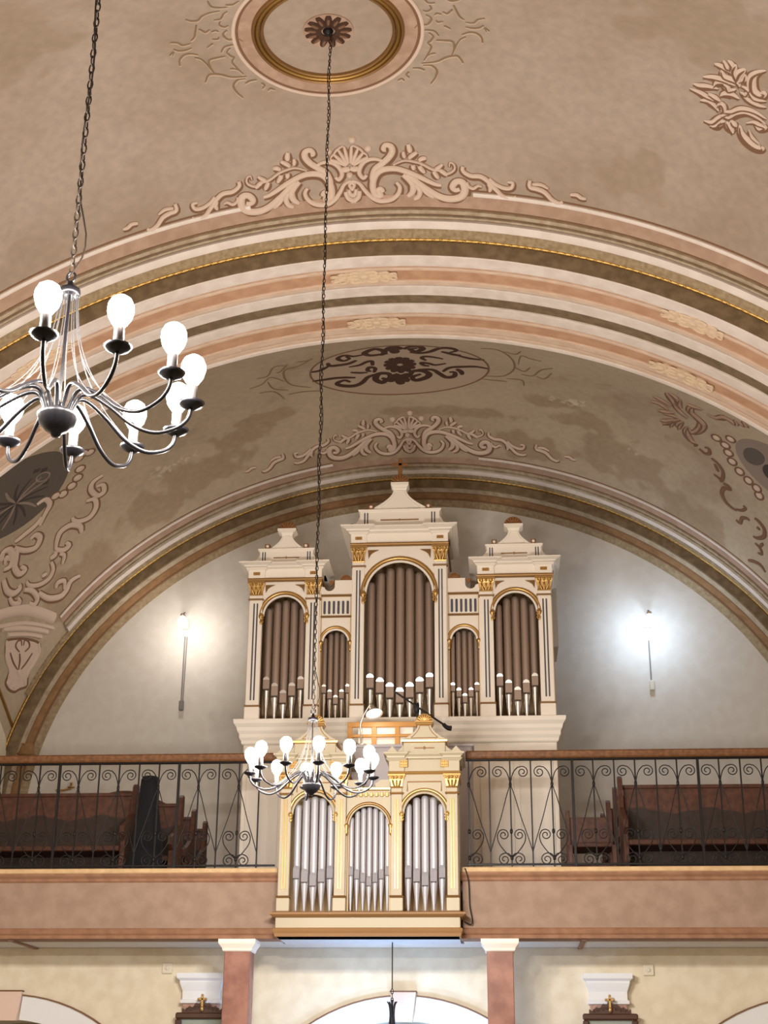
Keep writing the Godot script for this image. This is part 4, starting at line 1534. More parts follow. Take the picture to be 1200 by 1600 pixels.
# ---------------------------------------------------------------- organ console, desk lamp, microphone
func build_console():
	var o := thing("organ_console", "pale grey organ console cabinet behind the small organ", "console", V(0, CHOIR, 13.5))
	var st := S()
	cbox(st, -0.45, 0.675, 0.0, 1.385, 0.0, 0.62, 0.01)
	obj("body", st, M.console_grey, o)
	st = S()
	cornice(st, -0.45, 0.675, 0.0, 0.62, [[0.0, 1.375], [0.014, 1.385], [0.018, 1.405], [0.0, 1.41]])
	obj("top_edge", st, M.console_grey, o)
	o = thing("music_desk", "golden brown wooden music desk with open squares on the organ console", "music stand", V(0, 4.690, 13.62))
	for e in [[-0.50, 0.20, 0.195, 0.245], [-0.50, 0.20, 0.098, 0.126], [-0.50, 0.20, 0.0, 0.03]]:
		st = S()
		cbox(st, e[0], e[1], e[2], e[3], 0.0, 0.03, 0.004)
		obj("rail", st, M.desk_wood, o)
	for x in [-0.50, -0.27, -0.05, 0.17]:
		st = S()
		cbox(st, x, x + 0.045, 0.0, 0.245, 0.004, 0.028, 0.003)
		obj("stile", st, M.desk_wood, o)
	st = S()
	cbox(st, -0.40, 0.12, 0.03, 0.20, 0.035, 0.045, 0.002)
	var sh := obj("sheet_music", st, M.paper, o)
	sh.set_meta("label", "white sheets of music")
	# desk lamp
	o = thing("desk_lamp", "small metal desk lamp with a glowing round shade on the music desk", "lamp", V(-0.36, 4.690, 13.55))
	st = S()
	lathe(st, [[0.0, 0.0], [0.05, 0.0], [0.05, 0.012], [0.02, 0.02], [0.0, 0.02]], 14, Vector3.ZERO)
	obj("base", st, M.lamp_metal, o)
	st = S()
	tube(st, smooth_path([V(0, 0.01, -0.02), V(-0.005, 0.12, -0.02), V(-0.01, 0.20, -0.02), V(0.02, 0.28, -0.03), V(0.07, 0.36, -0.05), V(0.09, 0.385, -0.06), V(0.105, 0.37, -0.08)], 5), 0.008, 8)
	obj("arm", st, M.lamp_metal, o)
	var tilt := Basis(Vector3(0, 0, 1), 0.25) * Basis(Vector3(1, 0, 0), -0.35)
	st = S()
	lathe(st, [[0.016, 0.085], [0.022, 0.06], [0.035, 0.045], [0.07, 0.01], [0.085, -0.01], [0.082, -0.012], [0.068, 0.008], [0.033, 0.042], [0.0, 0.05]], 20, Vector3.ZERO)
	var shd := obj("shade", st, M.lamp_metal, o)
	shd.transform = Transform3D(tilt, V(0.125, 0.285, -0.10))
	st = S()
	lathe(st, [[0.0, -0.034], [0.03, -0.028], [0.055, -0.012], [0.066, 0.004], [0.03, 0.036], [0.0, 0.04]], 18, Vector3.ZERO)
	var bl := obj("bulb", st, M.bulb_glow, o)
	bl.transform = shd.transform
	lamp_light(o, V(0.125, 0.225, -0.13), 0.03, WARM, 0.05)
	# microphone on a boom stand
	o = thing("microphone_stand", "black microphone boom stand reaching over the small organ", "microphone", V(0.19, CHOIR, 13.15))
	st = S()
	tube(st, [V(0, 0.02, 0), V(0, 1.66, 0)], 0.011, 8)
	obj("pole", st, M.mic_black, o)
	for k in 3:
		st = S()
		var a := k * TAU / 3 + 0.4
		tube(st, [Vector3(0, 0.08, 0), Vector3(cos(a) * 0.16, 0.012, sin(a) * 0.16)], 0.008, 6)
		obj("foot", st, M.mic_black, o)
	st = S()
	lathe(st, [[0.0, -0.05], [0.026, -0.045], [0.03, 0.0], [0.026, 0.045], [0.0, 0.05]], 10, V(-0.01, 1.665, 0))
	obj("clutch", st, M.mic_black, o)
	st = S()
	tube(st, [V(-0.21, 1.815, -0.02), V(0.26, 1.465, -0.12)], 0.009, 8)
	obj("boom_arm", st, M.mic_black, o)
	st = S()
	tube(st, [V(0.24, 1.48, -0.118), V(0.262, 1.455, -0.124), V(0.285, 1.442, -0.13), V(0.31, 1.438, -0.135)], 0.017, 10, 0.024)
	obj("microphone", st, M.mic_black, o)

func lamp_light(o: Node, at: Vector3, energy: float, c: Color, size: float):
	var l := OmniLight3D.new()
	l.name = "lamp_light"
	o.add_child(l, true)
	l.position = at
	l.light_energy = energy
	l.light_color = c
	l.light_size = size
	l.omni_range = 40.0
	l.omni_attenuation = 2.0
	l.shadow_enabled = true

# ---------------------------------------------------------------- painted and stucco ornament on the vaults
func pts_of(row: Array, id_s: float, id_d: float, mirror: float, ks := 1.0, kd := 1.0) -> Array:
	var out := []
	for i in range(1, row.size(), 2):
		out.append(Vector2(id_s + mirror * row[i] * 0.01 * ks, id_d - row[i + 1] * 0.01 * kd))
	return out

func strokes(o: Node, id: int, data: Array, s0: float, d0: float, mirror: float, kw: float, light: String, shade: String, high: float, called := "scroll", ks := 1.0, kd := 1.0):
	var under := S()
	for row in data:
		var pts := pts_of(row, s0, d0, mirror, ks, kd)
		var w: float = row[0] * 0.01 * kw
		var st := S()
		stroke(st, id, pts, w, high, 0.003)
		obj(called, st, M[light], o)
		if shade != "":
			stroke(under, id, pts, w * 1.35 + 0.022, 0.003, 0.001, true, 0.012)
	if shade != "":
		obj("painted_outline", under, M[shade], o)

# pointed leaves with brown grisaille shade painted down one side, on a brown outline
func leaves(o: Node, id: int, data: Array, s0: float, d0: float, kw: float, light: String):
	leaf_shape = true
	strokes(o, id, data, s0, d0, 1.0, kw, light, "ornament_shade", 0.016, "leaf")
	var shade_strokes := S()
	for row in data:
		stroke(shade_strokes, id, pts_of(row, s0, d0, 1.0), row[0] * 0.01 * kw * 0.34, 0.004, 0.018, true, row[0] * 0.0022 * kw)
	obj("grisaille_shade", shade_strokes, M.ornament_shade, o)
	leaf_shape = false

func ring_stroke(id: int, c: Vector2, rx: float, ry: float, w: float, high: float, lift: float, n := 48) -> SurfaceTool:
	var st := S()
	var pts := []
	for i in n + 1:
		var a := TAU * i / n
		pts.append(c + Vector2(cos(a) * rx, sin(a) * ry))
	stroke(st, id, pts, w, high, lift, false)
	return st

func ellipse(c: Vector2, rx: float, ry: float, n := 40) -> Array:
	var out := []
	for i in n:
		var a := TAU * i / n
		out.append(c + Vector2(cos(a) * rx, sin(a) * ry))
	return out

func build_ornaments():
	# cartouches over the two arches
	for c in [[1, -0.2, 11.0, 1.0, 1.0, "pale scroll cartouche with shell above the broad transverse arch"], [2, -0.07, 16.72, 1.08, 1.17, "pale scroll cartouche with shell above the organ cross and far arch"]]:
		var o := thing("scroll_cartouche", c[5], "ornament")
		for mm in [1.0, -1.0]:
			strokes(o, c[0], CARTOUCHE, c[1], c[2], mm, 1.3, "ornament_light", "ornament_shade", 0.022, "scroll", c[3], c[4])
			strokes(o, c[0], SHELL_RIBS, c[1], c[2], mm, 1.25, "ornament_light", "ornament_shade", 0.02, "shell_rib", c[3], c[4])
			for row in CARTOUCHE_BALLS:
				var p: Vector2 = pts_of(row, c[1], c[2], mm, c[3], c[4])[0]
				if mm < 0 and absf(p.x - c[1]) < 0.05:
					continue
				var st := S()
				boss(st, c[0], p, row[0] * 0.0095 * c[4], 0.035)
				obj("bead", st, M.ornament_light, o)
	# gilded medallion that carries the chandelier chain
	var o := thing("ceiling_medallion", "round gilded ring with brown petal rosette on the ceiling holding the chandelier chain", "medallion")
	var mc := Vector2(-0.23, 8.86)
	var st: SurfaceTool
	for e in [[0.545, 0.03, "old_gold"], [0.515, 0.035, "gold_cord"], [0.482, 0.03, "old_gold"]]:
		obj("gilded_ring", ring_stroke(1, mc, e[0], e[0], e[1], 0.03, 0.0), M[e[2]], o)
	st = S()
	var flat := S()
	for k in 48:
		var a0 := TAU * k / 48
		var a1 := TAU * (k + 1) / 48
		for e in 2:
			var r0: float = [0.555, 0.605][e]
			var r1: float = [0.605, 0.655][e]
			flat.set_smooth_group(1)
			quad(flat, off(1, mc.x + cos(a0) * r0, mc.y + sin(a0) * r0, 0.004), off(1, mc.x + cos(a1) * r0, mc.y + sin(a1) * r0, 0.004), off(1, mc.x + cos(a1) * r1, mc.y + sin(a1) * r1, 0.004), off(1, mc.x + cos(a0) * r1, mc.y + sin(a0) * r1, 0.004))
	obj("rose_border", flat, M.rose_plaster, o)
	obj("painted_ring", ring_stroke(1, mc, 0.664, 0.664, 0.022, 0.005, 0.004), M.ornament_shade, o)
	obj("edge_moulding", ring_stroke(1, mc, 0.688, 0.688, 0.03, 0.012, 0.003), M.ornament_light, o)
	st = S()
	patch(st, 1, ellipse(mc, 0.185, 0.185), 0.01)
	obj("rosette_plate", st, M.rose_plaster, o)
	for k in 13:
		st = S()
		var a := TAU * k / 13
		var dv := Vector2(cos(a), sin(a))
		stroke(st, 1, [mc + dv * 0.05, mc + dv * 0.09, mc + dv * 0.135, mc + dv * 0.172], 0.055, 0.02, 0.01)
		obj("petal", st, M.medallion_brown, o)
		st = S()
		stroke(st, 1, [mc + dv * 0.09, mc + dv * 0.12, mc + dv * 0.15], 0.022, 0.012, 0.028)
		obj("petal_rib", st, M.ornament_shade, o)
	st = S()
	boss(st, 1, mc, 0.042, 0.05)
	obj("hook_boss", st, M.iron, o)
	# scroll borders beside the medallion
	for mm in [[1.0, "left"], [-1.0, "right"]]:
		o = thing("scroll_border", "fine painted scrollwork %s of the gilded ceiling medallion" % mm[1], "ornament", Vector3.ZERO, "scrollwork beside the gilded medallion")
		strokes(o, 1, LACE_NEAR, -0.23, 8.85, mm[0], 1.0, "lace_paint", "", 0.006, "scroll")
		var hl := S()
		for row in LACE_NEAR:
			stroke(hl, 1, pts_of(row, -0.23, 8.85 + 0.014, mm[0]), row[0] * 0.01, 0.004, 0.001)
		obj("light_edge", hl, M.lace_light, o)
	o = thing("leaf_ornament", "brown and cream leaf fan with scrolls on the right of the near vault", "ornament")
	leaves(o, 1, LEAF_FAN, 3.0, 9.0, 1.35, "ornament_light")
	# painted medallion in the far vault
	o = thing("painted_medallion", "dark brown painted rosette and scrolls in an oval on the far vault", "medallion")
	var fc := Vector2(-0.08, 14.5)
	st = S()
	patch(st, 2, ellipse(fc, 0.98, 0.66, 56), 0.003)
	obj("oval_ground", st, M.medallion_ground, o)
	obj("oval_line", ring_stroke(2, fc, 0.99, 0.67, 0.022, 0.004, 0.004, 64), M.ornament_shade, o)
	strokes(o, 2, MEDALLION_SCROLLS, -0.05, 14.5, 1.0, 1.15, "medallion_brown", "", 0.008, "scroll")
	for k in 12:
		st = S()
		var a := TAU * k / 12
		var dv := Vector2(cos(a) * 0.9, sin(a) * 1.1)
		stroke(st, 2, [Vector2(-0.07, 14.45) + dv * 0.04, Vector2(-0.07, 14.45) + dv * 0.12, Vector2(-0.07, 14.45) + dv * 0.2], 0.10, 0.012, 0.006)
		obj("petal", st, M.medallion_brown, o)
	o = thing("scroll_border", "fine painted scrollwork lines on both ends of the far oval medallion", "ornament")
	strokes(o, 2, LACE_FAR, -0.05, 14.5, 1.0, 1.0, "lace_paint", "", 0.005, "scroll")
	# left of the far vault: grey painted oval with a scroll frame, and a painted console
	o = thing("painted_oval", "dark grey painted oval with palm rays in a scroll frame on the left vault", "fresco")
	var lc := Vector2(-4.45, 13.72)
	st = S()
	patch(st, 2, ellipse(lc, 0.70, 0.86), 0.003)
	obj("oval_ground", st, M.fresco_grey, o)
	for k in 16:
		st = S()
		var a := TAU * k / 16 + 0.1
		stroke(st, 2, [Vector2(-4.5, 14.0), Vector2(-4.5, 14.0) + Vector2(cos(a) * 0.2, sin(a) * 0.22), Vector2(-4.5, 14.0) + Vector2(cos(a + 0.1) * 0.4, sin(a + 0.1) * 0.42)], 0.035, 0.003, 0.004)
		obj("palm_ray", st, M.fresco_pale if k % 3 == 0 else M.fresco_dark, o)
	obj("small_oval", ring_stroke(2, Vector2(-4.10, 13.94), 0.07, 0.11, 0.02, 0.003, 0.004, 24), M.fresco_pale, o)
	for e in [[-4.02, 13.80], [-4.06, 13.68], [-4.14, 14.10]]:
		st = S()
		patch(st, 2, ellipse(Vector2(e[0], e[1]), 0.05, 0.07, 4), 0.004)
		obj("painted_square", st, M.fresco_dark, o)
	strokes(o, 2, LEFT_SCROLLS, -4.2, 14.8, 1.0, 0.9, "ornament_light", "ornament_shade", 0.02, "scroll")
	for row in LEFT_BEADS:
		var p: Vector2 = pts_of(row, -4.2, 14.8, 1.0)[0]
		st = S()
		boss(st, 2, p, 0.055, 0.02)
		obj("bead", st, M.ornament_light, o)
		obj("bead_rim", ring_stroke(2, p, 0.06, 0.075, 0.02, 0.006, 0.002, 16), M.ornament_shade, o)
	o = thing("painted_console", "pale scrolled console bracket painted at the left springing of the far vault", "ornament")
	for e in [[[-5.62, 15.30], [-5.30, 15.72], [-5.06, 16.26], 0.14], [[-5.68, 15.46], [-5.40, 15.86], [-5.13, 16.36], 0.05], [[-5.66, 15.56], [-5.42, 15.95], [-5.22, 16.32], 0.07], [[-5.66, 15.70], [-5.46, 16.02], [-5.32, 16.28], 0.05]]:
		st = S()
		stroke(st, 2, [Vector2(e[0][0], e[0][1]), Vector2(e[1][0], e[1][1]), Vector2(e[2][0], e[2][1])], e[3], 0.03, 0.002, false)
		obj("cap_moulding", st, M.ornament_light, o)
	st = S()
	var body := []
	for e in [[-5.70, 15.75], [-5.79, 15.84], [-5.85, 15.97], [-5.89, 16.10], [-5.97, 16.14], [-6.04, 16.17], [-6.05, 16.29], [-6.01, 16.41], [-5.93, 16.48], [-5.83, 16.58], [-5.76, 16.52], [-5.69, 16.47], [-5.56, 16.47], [-5.44, 16.43], [-5.39, 16.31], [-5.52, 16.02]]:
		body.append(Vector2(e[0], e[1]))
	patch(st, 2, body, 0.006)
	obj("console_body", st, M.ornament_light, o)
	body.append(body[0])
	st = S()
	stroke(st, 2, body, 0.03, 0.004, 0.006, false)
	obj("painted_outline", st, M.ornament_shade, o)
	for i in CONSOLE_SCROLLS.size():
		st = S()
		var row: Array = CONSOLE_SCROLLS[i]
		var inner := i >= 2 and i <= 6
		stroke(st, 2, pts_of(row, -4.2, 14.8, 1.0), row[0] * (0.004 if inner else 0.006), 0.012, 0.006)
		obj("scroll", st, M.ornament_shade if inner else M.ornament_light, o)
	# right of the far vault
	o = thing("painted_oval", "dark grey painted oval in a bead frame on the right vault", "fresco")
	st = S()
	patch(st, 2, ellipse(Vector2(4.26, 14.2), 0.57, 0.60), 0.003)
	obj("oval_ground", st, M.fresco_pale, o)
	st = S()
	patch(st, 2, ellipse(Vector2(3.92, 14.28), 0.12, 0.22), 0.006)
	obj("grey_disc", st, M.fresco_grey, o)
	st = S()
	patch(st, 2, ellipse(Vector2(4.2, 14.35), 0.14, 0.2), 0.006)
	obj("dark_figure", st, M.fresco_dark, o)
	for row in RIGHT_BEADS:
		var p: Vector2 = pts_of(row, 3.6, 15.0, 1.0)[0]
		st = S()
		boss(st, 2, p, 0.045, 0.018)
		obj("bead", st, M.ornament_light, o)
		obj("bead_rim", ring_stroke(2, p, 0.055, 0.075, 0.024, 0.006, 0.002, 16), M.ornament_shade, o)
	o = thing("painted_scrolls", "brown painted scroll chain curling beside the right oval", "ornament")
	strokes(o, 2, RIGHT_SCROLLS, 3.6, 15.0, 1.0, 0.75, "ornament_shade", "", 0.012, "scroll")
	o = thing("leaf_ornament", "brown painted leaf fan and scrolls under the transverse arch on the right", "ornament")
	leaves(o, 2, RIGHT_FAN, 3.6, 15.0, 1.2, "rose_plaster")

# ---------------------------------------------------------------- lamps
func chain_mesh(y0: float, y1: float) -> ArrayMesh:
	var st := S()
	var pitch := 0.030
	var n := int((y1 - y0) / pitch)
	for i in n:
		var c := Vector3(0, y0 + (i + 0.5) * (y1 - y0) / n, 0)
		var pts := []
		for k in 9:
			var a := TAU * k / 8
			var v := Vector3(cos(a) * 0.0085, sin(a) * 0.019, 0)
			if i % 2:
				v = Vector3(0, v.y, v.x)
			pts.append(c + v)
		tube(st, pts, 0.0028, 4)
	return mesh_of(st)

func build_chandeliers():
	var o := thing("chandelier", "twelve-bulb black iron chandelier hanging in front of the small organ", "chandelier", V(-0.212, 3.357, 8.8), "nave chandeliers")
	var st := S()
	lathe(st, [[0.0, -0.052], [0.012, -0.05], [0.016, -0.040], [0.030, -0.032], [0.050, -0.012], [0.056, 0.008], [0.058, 0.016], [0.052, 0.022], [0.020, 0.026], [0.012, 0.05], [0.0, 0.052]], 24, Vector3.ZERO)
	obj("hub_bowl", st, M.chandelier_iron, o)
	st = S()
	lathe(st, [[0.0, 0.405], [0.030, 0.405], [0.032, 0.415], [0.030, 0.425], [0.012, 0.432], [0.008, 0.45], [0.0, 0.452]], 16, Vector3.ZERO)
	obj("crown", st, M.chandelier_iron, o)
	st = S()
	tube(st, [Vector3(0, 0.03, 0), Vector3(0, 0.41, 0)], 0.005, 6)
	obj("centre_rod", st, M.chandelier_iron, o)
	st = S()
	var loop := []
	for k in 13:
		var a := TAU * k / 12
		loop.append(Vector3(cos(a) * 0.014, 0.466 + sin(a) * 0.016, 0))
	tube(st, loop, 0.004, 6)
	obj("hanging_loop", st, M.chandelier_iron, o)
	var ch := put("chain", chain_mesh(0.48, 5.665), M.chain_iron, o)
	ch.set_meta("kind", "stuff")
	st = S()
	var cab := []
	for k in 60:
		cab.append(Vector3(0.012 * sin(k * 0.9), 0.46 + k * 5.20 / 59.0, 0.012 * cos(k * 0.7)))
	cab[1] = Vector3(0.03, 0.53, 0.0)
	cab[2] = Vector3(0.035, 0.61, 0.0)
	tube(st, smooth_path(cab, 2), 0.003, 5)
	obj("cable", st, M.chain_iron, o)
	# shared meshes of one arm, pointing along +x
	st = S()
	tube(st, smooth_path([Vector3(0.030, 0.012, 0), Vector3(0.042, 0.05, 0), Vector3(0.062, 0.082, 0), Vector3(0.095, 0.080, 0), Vector3(0.15, 0.045, 0), Vector3(0.21, -0.003, 0), Vector3(0.275, -0.024, 0), Vector3(0.335, -0.006, 0), Vector3(0.366, 0.025, 0), Vector3(0.374, 0.063, 0)], 5), 0.0062, 8)
	var arm := mesh_of(st)
	st = S()
	lathe(st, [[0.0, 0.082], [0.012, 0.080], [0.034, 0.092], [0.039, 0.100], [0.037, 0.101], [0.016, 0.092], [0.0, 0.091]], 18, Vector3(0.374, -0.025, 0))
	var pan := mesh_of(st)
	st = S()
	lathe(st, [[0.0, 0.09], [0.0145, 0.09], [0.0145, 0.152], [0.013, 0.158], [0.0, 0.159]], 14, Vector3(0.374, -0.025, 0))
	var sleeve := mesh_of(st)
	st = S()
	lathe(st, [[0.0, 0.155], [0.013, 0.156], [0.020, 0.166], [0.031, 0.184], [0.0365, 0.205], [0.0355, 0.224], [0.028, 0.241], [0.015, 0.251], [0.0, 0.254]], 18, Vector3(0.374, -0.025, 0))
	var bulb := mesh_of(st)
	st = S()
	tube(st, smooth_path([Vector3(0.026, 0.415, 0), Vector3(0.032, 0.33, 0), Vector3(0.050, 0.235, 0), Vector3(0.090, 0.14, 0), Vector3(0.150, 0.06, 0), Vector3(0.225, -0.006, 0)], 4), 0.0016, 5)
	var wire := mesh_of(st)
	for k in 12:
		var q := node("arm", o)
		q.rotation.y = deg_to_rad(80.0 - 30.0 * k)
		put("arm_tube", arm, M.chandelier_iron, q)
		put("drip_pan", pan, M.chandelier_iron, q)
		put("candle_sleeve", sleeve, M.candle_sleeve, q)
		put("bulb", bulb, M.bulb_glow, q)
		put("stay_wire", wire, M.wire_grey, q)
		lamp_light(q, Vector3(0.374, 0.19, 0), BULB_ENERGY, WARM, 0.03)
	o.rotation.y = deg_to_rad(-7.0)
	var c2 := o.duplicate()
	c2.name = numbered("chandelier")
	add_child(c2)
	c2.position = V(-0.309, 3.384, 3.69)
	c2.rotation.y = deg_to_rad(-10.0)
	c2.set_meta("label", "twelve-bulb black iron chandelier hanging on the nave side of the broad transverse arch")
	# lamp under the balcony, only its top in view
	var u := thing("hanging_lantern", "small iron chandelier on a chain in front of the doorway keystone", "chandelier", V(-0.002, 2.2, 12.75))
	st = S()
	tube(st, [Vector3(0, 0.26, 0), Vector3(0, 0.637, 0)], 0.005, 6)
	obj("rod", st, M.chain_iron, u)
	st = S()
	for i in 3:
		var pts := []
		for k in 9:
			var a := TAU * k / 8
			pts.append(Vector3(cos(a) * 0.010 * (1 if i % 2 == 0 else 0), 0.245 - i * 0.035 + sin(a) * 0.022, cos(a) * 0.010 * (0 if i % 2 == 0 else 1)))
		tube(st, pts, 0.0035, 5)
	obj("chain", st, M.chain_iron, u)
	for k in 5:
		st = S()
		var a := k * TAU / 5 + 0.3
		var dv := Vector3(cos(a), 0, sin(a))
		tube(st, smooth_path([dv * 0.042 + Vector3(0, 0.165, 0), dv * 0.026 + Vector3(0, 0.14, 0), dv * 0.018 + Vector3(0, 0.08, 0), dv * 0.022 + Vector3(0, 0.0, 0), dv * 0.05 + Vector3(0, -0.25, 0), dv * 0.16 + Vector3(0, -0.52, 0), dv * 0.25 + Vector3(0, -0.50, 0)], 4), 0.006, 6)
		obj("arm", st, M.chandelier_iron, u)
		st = S()
		lathe(st, [[0.0, -0.22], [0.03, -0.21], [0.035, -0.20], [0.013, -0.205], [0.013, -0.15], [0.0, -0.15]], 12, dv * 0.25 + Vector3(0, -0.28, 0))
		obj("candle_sleeve", st, M.candle_sleeve, u)
		st = S()
		lathe(st, [[0.0, -0.15], [0.012, -0.148], [0.024, -0.12], [0.031, -0.09], [0.024, -0.06], [0.0, -0.045]], 14, dv * 0.25 + Vector3(0, -0.28, 0))
		obj("bulb", st, M.bulb_cool, u)
		lamp_light(u, dv * 0.25 + Vector3(0, -0.37, 0), COOL_ENERGY, Color(0.64, 0.80, 1.0), 0.03)
	st = S()
	tube(st, [Vector3(0, 0.18, 0), Vector3(0, -0.5, 0)], 0.009, 8)
	lathe(st, [[0.0, -0.54], [0.03, -0.52], [0.04, -0.49], [0.0, -0.47]], 14, Vector3.ZERO)
	obj("stem", st, M.chandelier_iron, u)

const COOL_ENERGY := 0.20
const WALL_LEFT_ENERGY := 0.32
const WALL_RIGHT_ENERGY := 0.42

func build_wall_lamps():
	# [x on the wall, height of the rod's top and bottom, bulb x, bulb height, ...]
	for e in [[-2.856, 6.84, 6.03, -2.792, 6.875, "left", "bulb_glow", WALL_LEFT_ENERGY, WARM], [2.728, 6.70, 6.20, 2.702, 6.803, "right", "bulb_cool", WALL_RIGHT_ENERGY, Color(0.80, 0.90, 1.0)]]:
		var o := thing("wall_lamp", "bare round bulb on a bracket over a hanging rod, %s of the large organ" % e[5], "lamp", V(e[0], e[4], 17.0))
		var b := V(e[3] - e[0], 0, -0.5)
		var st := S()
		cbox(st, -0.04, 0.04, 0.06, 0.18, -0.03, 0.0, 0.01)
		obj("wall_plate", st, M.plastic_ivory, o)
		st = S()
		tube(st, smooth_path([V(0, 0.12, -0.02), V(0, 0.15, -0.16), b + V(0, 0.15, 0.12), b + V(0, 0.10, 0)], 4), 0.010, 8)
		obj("bracket", st, M.grey_rod, o)
		st = S()
		lathe(st, [[0.0, 0.105], [0.028, 0.1], [0.032, 0.07], [0.026, 0.05], [0.0, 0.05]], 14, b)
		obj("lamp_holder", st, M.plastic_ivory, o)
		st = S()
		lathe(st, [[0.0, -0.065], [0.03, -0.058], [0.052, -0.036], [0.062, 0.0], [0.052, 0.034], [0.032, 0.056], [0.0, 0.064]], 18, b)
		obj("bulb", st, M[e[6]], o)
		lamp_light(o, b, e[7], e[8], 0.06)
		st = S()
		var y0: float = e[1] - e[4]
		var y1: float = e[2] - e[4]
		tube(st, [V(0.0, y0, -0.03), V(0.0, y1, -0.03)], 0.007, 6)
		if e[5] == "left":
			tube(st, [V(0.025, y0, -0.03), V(0.02, y1, -0.03)], 0.005, 6)
		obj("hanging_rod", st, M.grey_rod, o)
		st = S()
		cbox(st, -0.022, 0.034, y1 - 0.11, y1 + 0.01, -0.05, -0.01, 0.008)
		obj("rod_end", st, M.grey_rod if e[5] == "left" else M.plastic_ivory, o)

func build_small_things():
	# loose cable that hangs beside the small organ on the balcony front
	var o := thing("cable", "thin dark cable looping down the balcony front beside the small organ", "cable", V(0.64, 2.9, 12.44))
	var st := S()
	tube(st, smooth_path([V(-0.02, 0.50, 0), V(0.0, 0.44, 0.02), V(0.01, 0.36, 0.03), V(0.015, 0.2, 0.03), V(0.035, 0.08, 0.03), V(0.02, 0.05, 0.02), V(-0.03, 0.07, 0.0)], 5), 0.005, 6)
	obj("cable_run", st, M.mic_black, o)
	# brass sconce on the end wall behind the left pews
	o = thing("candle_bracket", "small brass candle bracket on the wall behind the left pews", "sconce", V(-4.25, 4.95, 17.0))
	st = S()
	tube(st, smooth_path([V(0, 0, 0), V(0.0, 0.01, -0.12), V(0.08, 0.0, -0.16), V(0.18, 0.02, -0.16)], 4), 0.012, 8)
	obj("arm", st, M.gold, o)
	st = S()
	lathe(st, [[0.0, 0.0], [0.04, 0.01], [0.045, 0.02], [0.015, 0.02], [0.015, 0.07], [0.0, 0.07]], 12, V(0.18, 0.02, -0.16))
	obj("candle_cup", st, M.gold, o)

const CARTOUCHE := [
	[3, 13, 65, 10, 62, 7, 67, 9, 74, 14, 79, 21, 80, 28, 77],
	[4.2, 18, 54, 17, 61, 20, 70, 26, 75, 32, 81, 35, 87, 34, 92, 30, 93, 28, 89, 30, 88],
	[4.2, 25, 48, 23, 51, 21, 48, 23, 44, 18, 46, 17, 55, 20, 64, 26, 69, 36, 70, 45, 67, 55, 62, 62, 58, 68, 55, 73, 54],
	[5, 45, 65, 54, 56, 62, 49, 71, 43, 80, 41, 89, 44, 92, 51, 90, 58, 85, 58, 82, 53, 84, 50, 88, 51],
	[3.2, 36, 57, 39, 52, 37, 45, 31, 40, 22, 39, 15, 43, 10, 50, 6, 57, 0, 60],
	[4.5, 42, 64, 47, 59, 50, 54, 49, 47, 45, 43],
	[3.5, 52, 55, 55, 49, 54, 43, 50, 40],
	[3, 57, 53, 60, 47, 66, 42],
	[3.2, 6, 50, 4, 43, -2, 39],
	[2.6, 3, 52, 2, 47, -2, 45],
	[2.2, -1, 59, 2, 56, 0, 52, -1, 51],
	[4, 0, 72, 4, 71, 7, 72],
	[1.6, 35, 74, 44, 78, 52, 77, 58, 75, 66, 70, 72, 69, 78, 66, 84, 70, 84, 75, 81, 77, 80, 73],
	[3, 48, 80, 51, 83, 55, 86],
	[2.6, 45, 81, 44, 83, 44, 87],
	[3.4, 49, 86, 49, 89, 48, 94],
	[3, 56, 78, 59, 80, 62, 80],
	[3, 51, 74, 51, 71, 52, 69],
	[3.2, 56, 73, 57, 70, 60, 66],
	[3, 67, 68, 69, 64, 71, 61],
	[2.6, 69, 70, 72, 72, 75, 75],
	[3, 72, 69, 75, 67, 78, 64],
	[3.2, 91, 74, 91, 69, 97, 65, 105, 65, 111, 61, 117, 54, 123, 48, 130, 47, 134, 49],
	[2.6, 112, 64, 117, 59, 124, 56, 130, 57, 131, 62, 127, 62],
	[2, 94, 59, 95, 55, 99, 53, 103, 56, 106, 55],
	[3, 111, 59, 113, 55, 112, 51],
	[3.2, 145, 67, 145, 60, 151, 59, 157, 57, 163, 51, 169, 49, 172, 51],
	[2.2, 147, 63, 154, 64, 160, 61],
	[2.6, 178, 59, 183, 60, 187, 58, 191, 58],
]
const SHELL_RIBS := [
	[2.4, 1, 77, 2, 86, 3, 94],
	[2.4, 2, 77, 5, 84, 8, 91],
	[2.4, 2, 76, 8, 82, 12, 87],
	[2.4, 3, 75, 9, 79, 15, 82],
	[1.6, 3, 94, 5, 94, 8, 92, 10, 90, 12, 87, 14, 85, 15, 82],
]
const CARTOUCHE_BALLS := [
	[3.2, 4, 100, 4, 99],
	[3.2, 16, 91, 16, 91],
	[2.8, -1, 66, -1, 66],
]
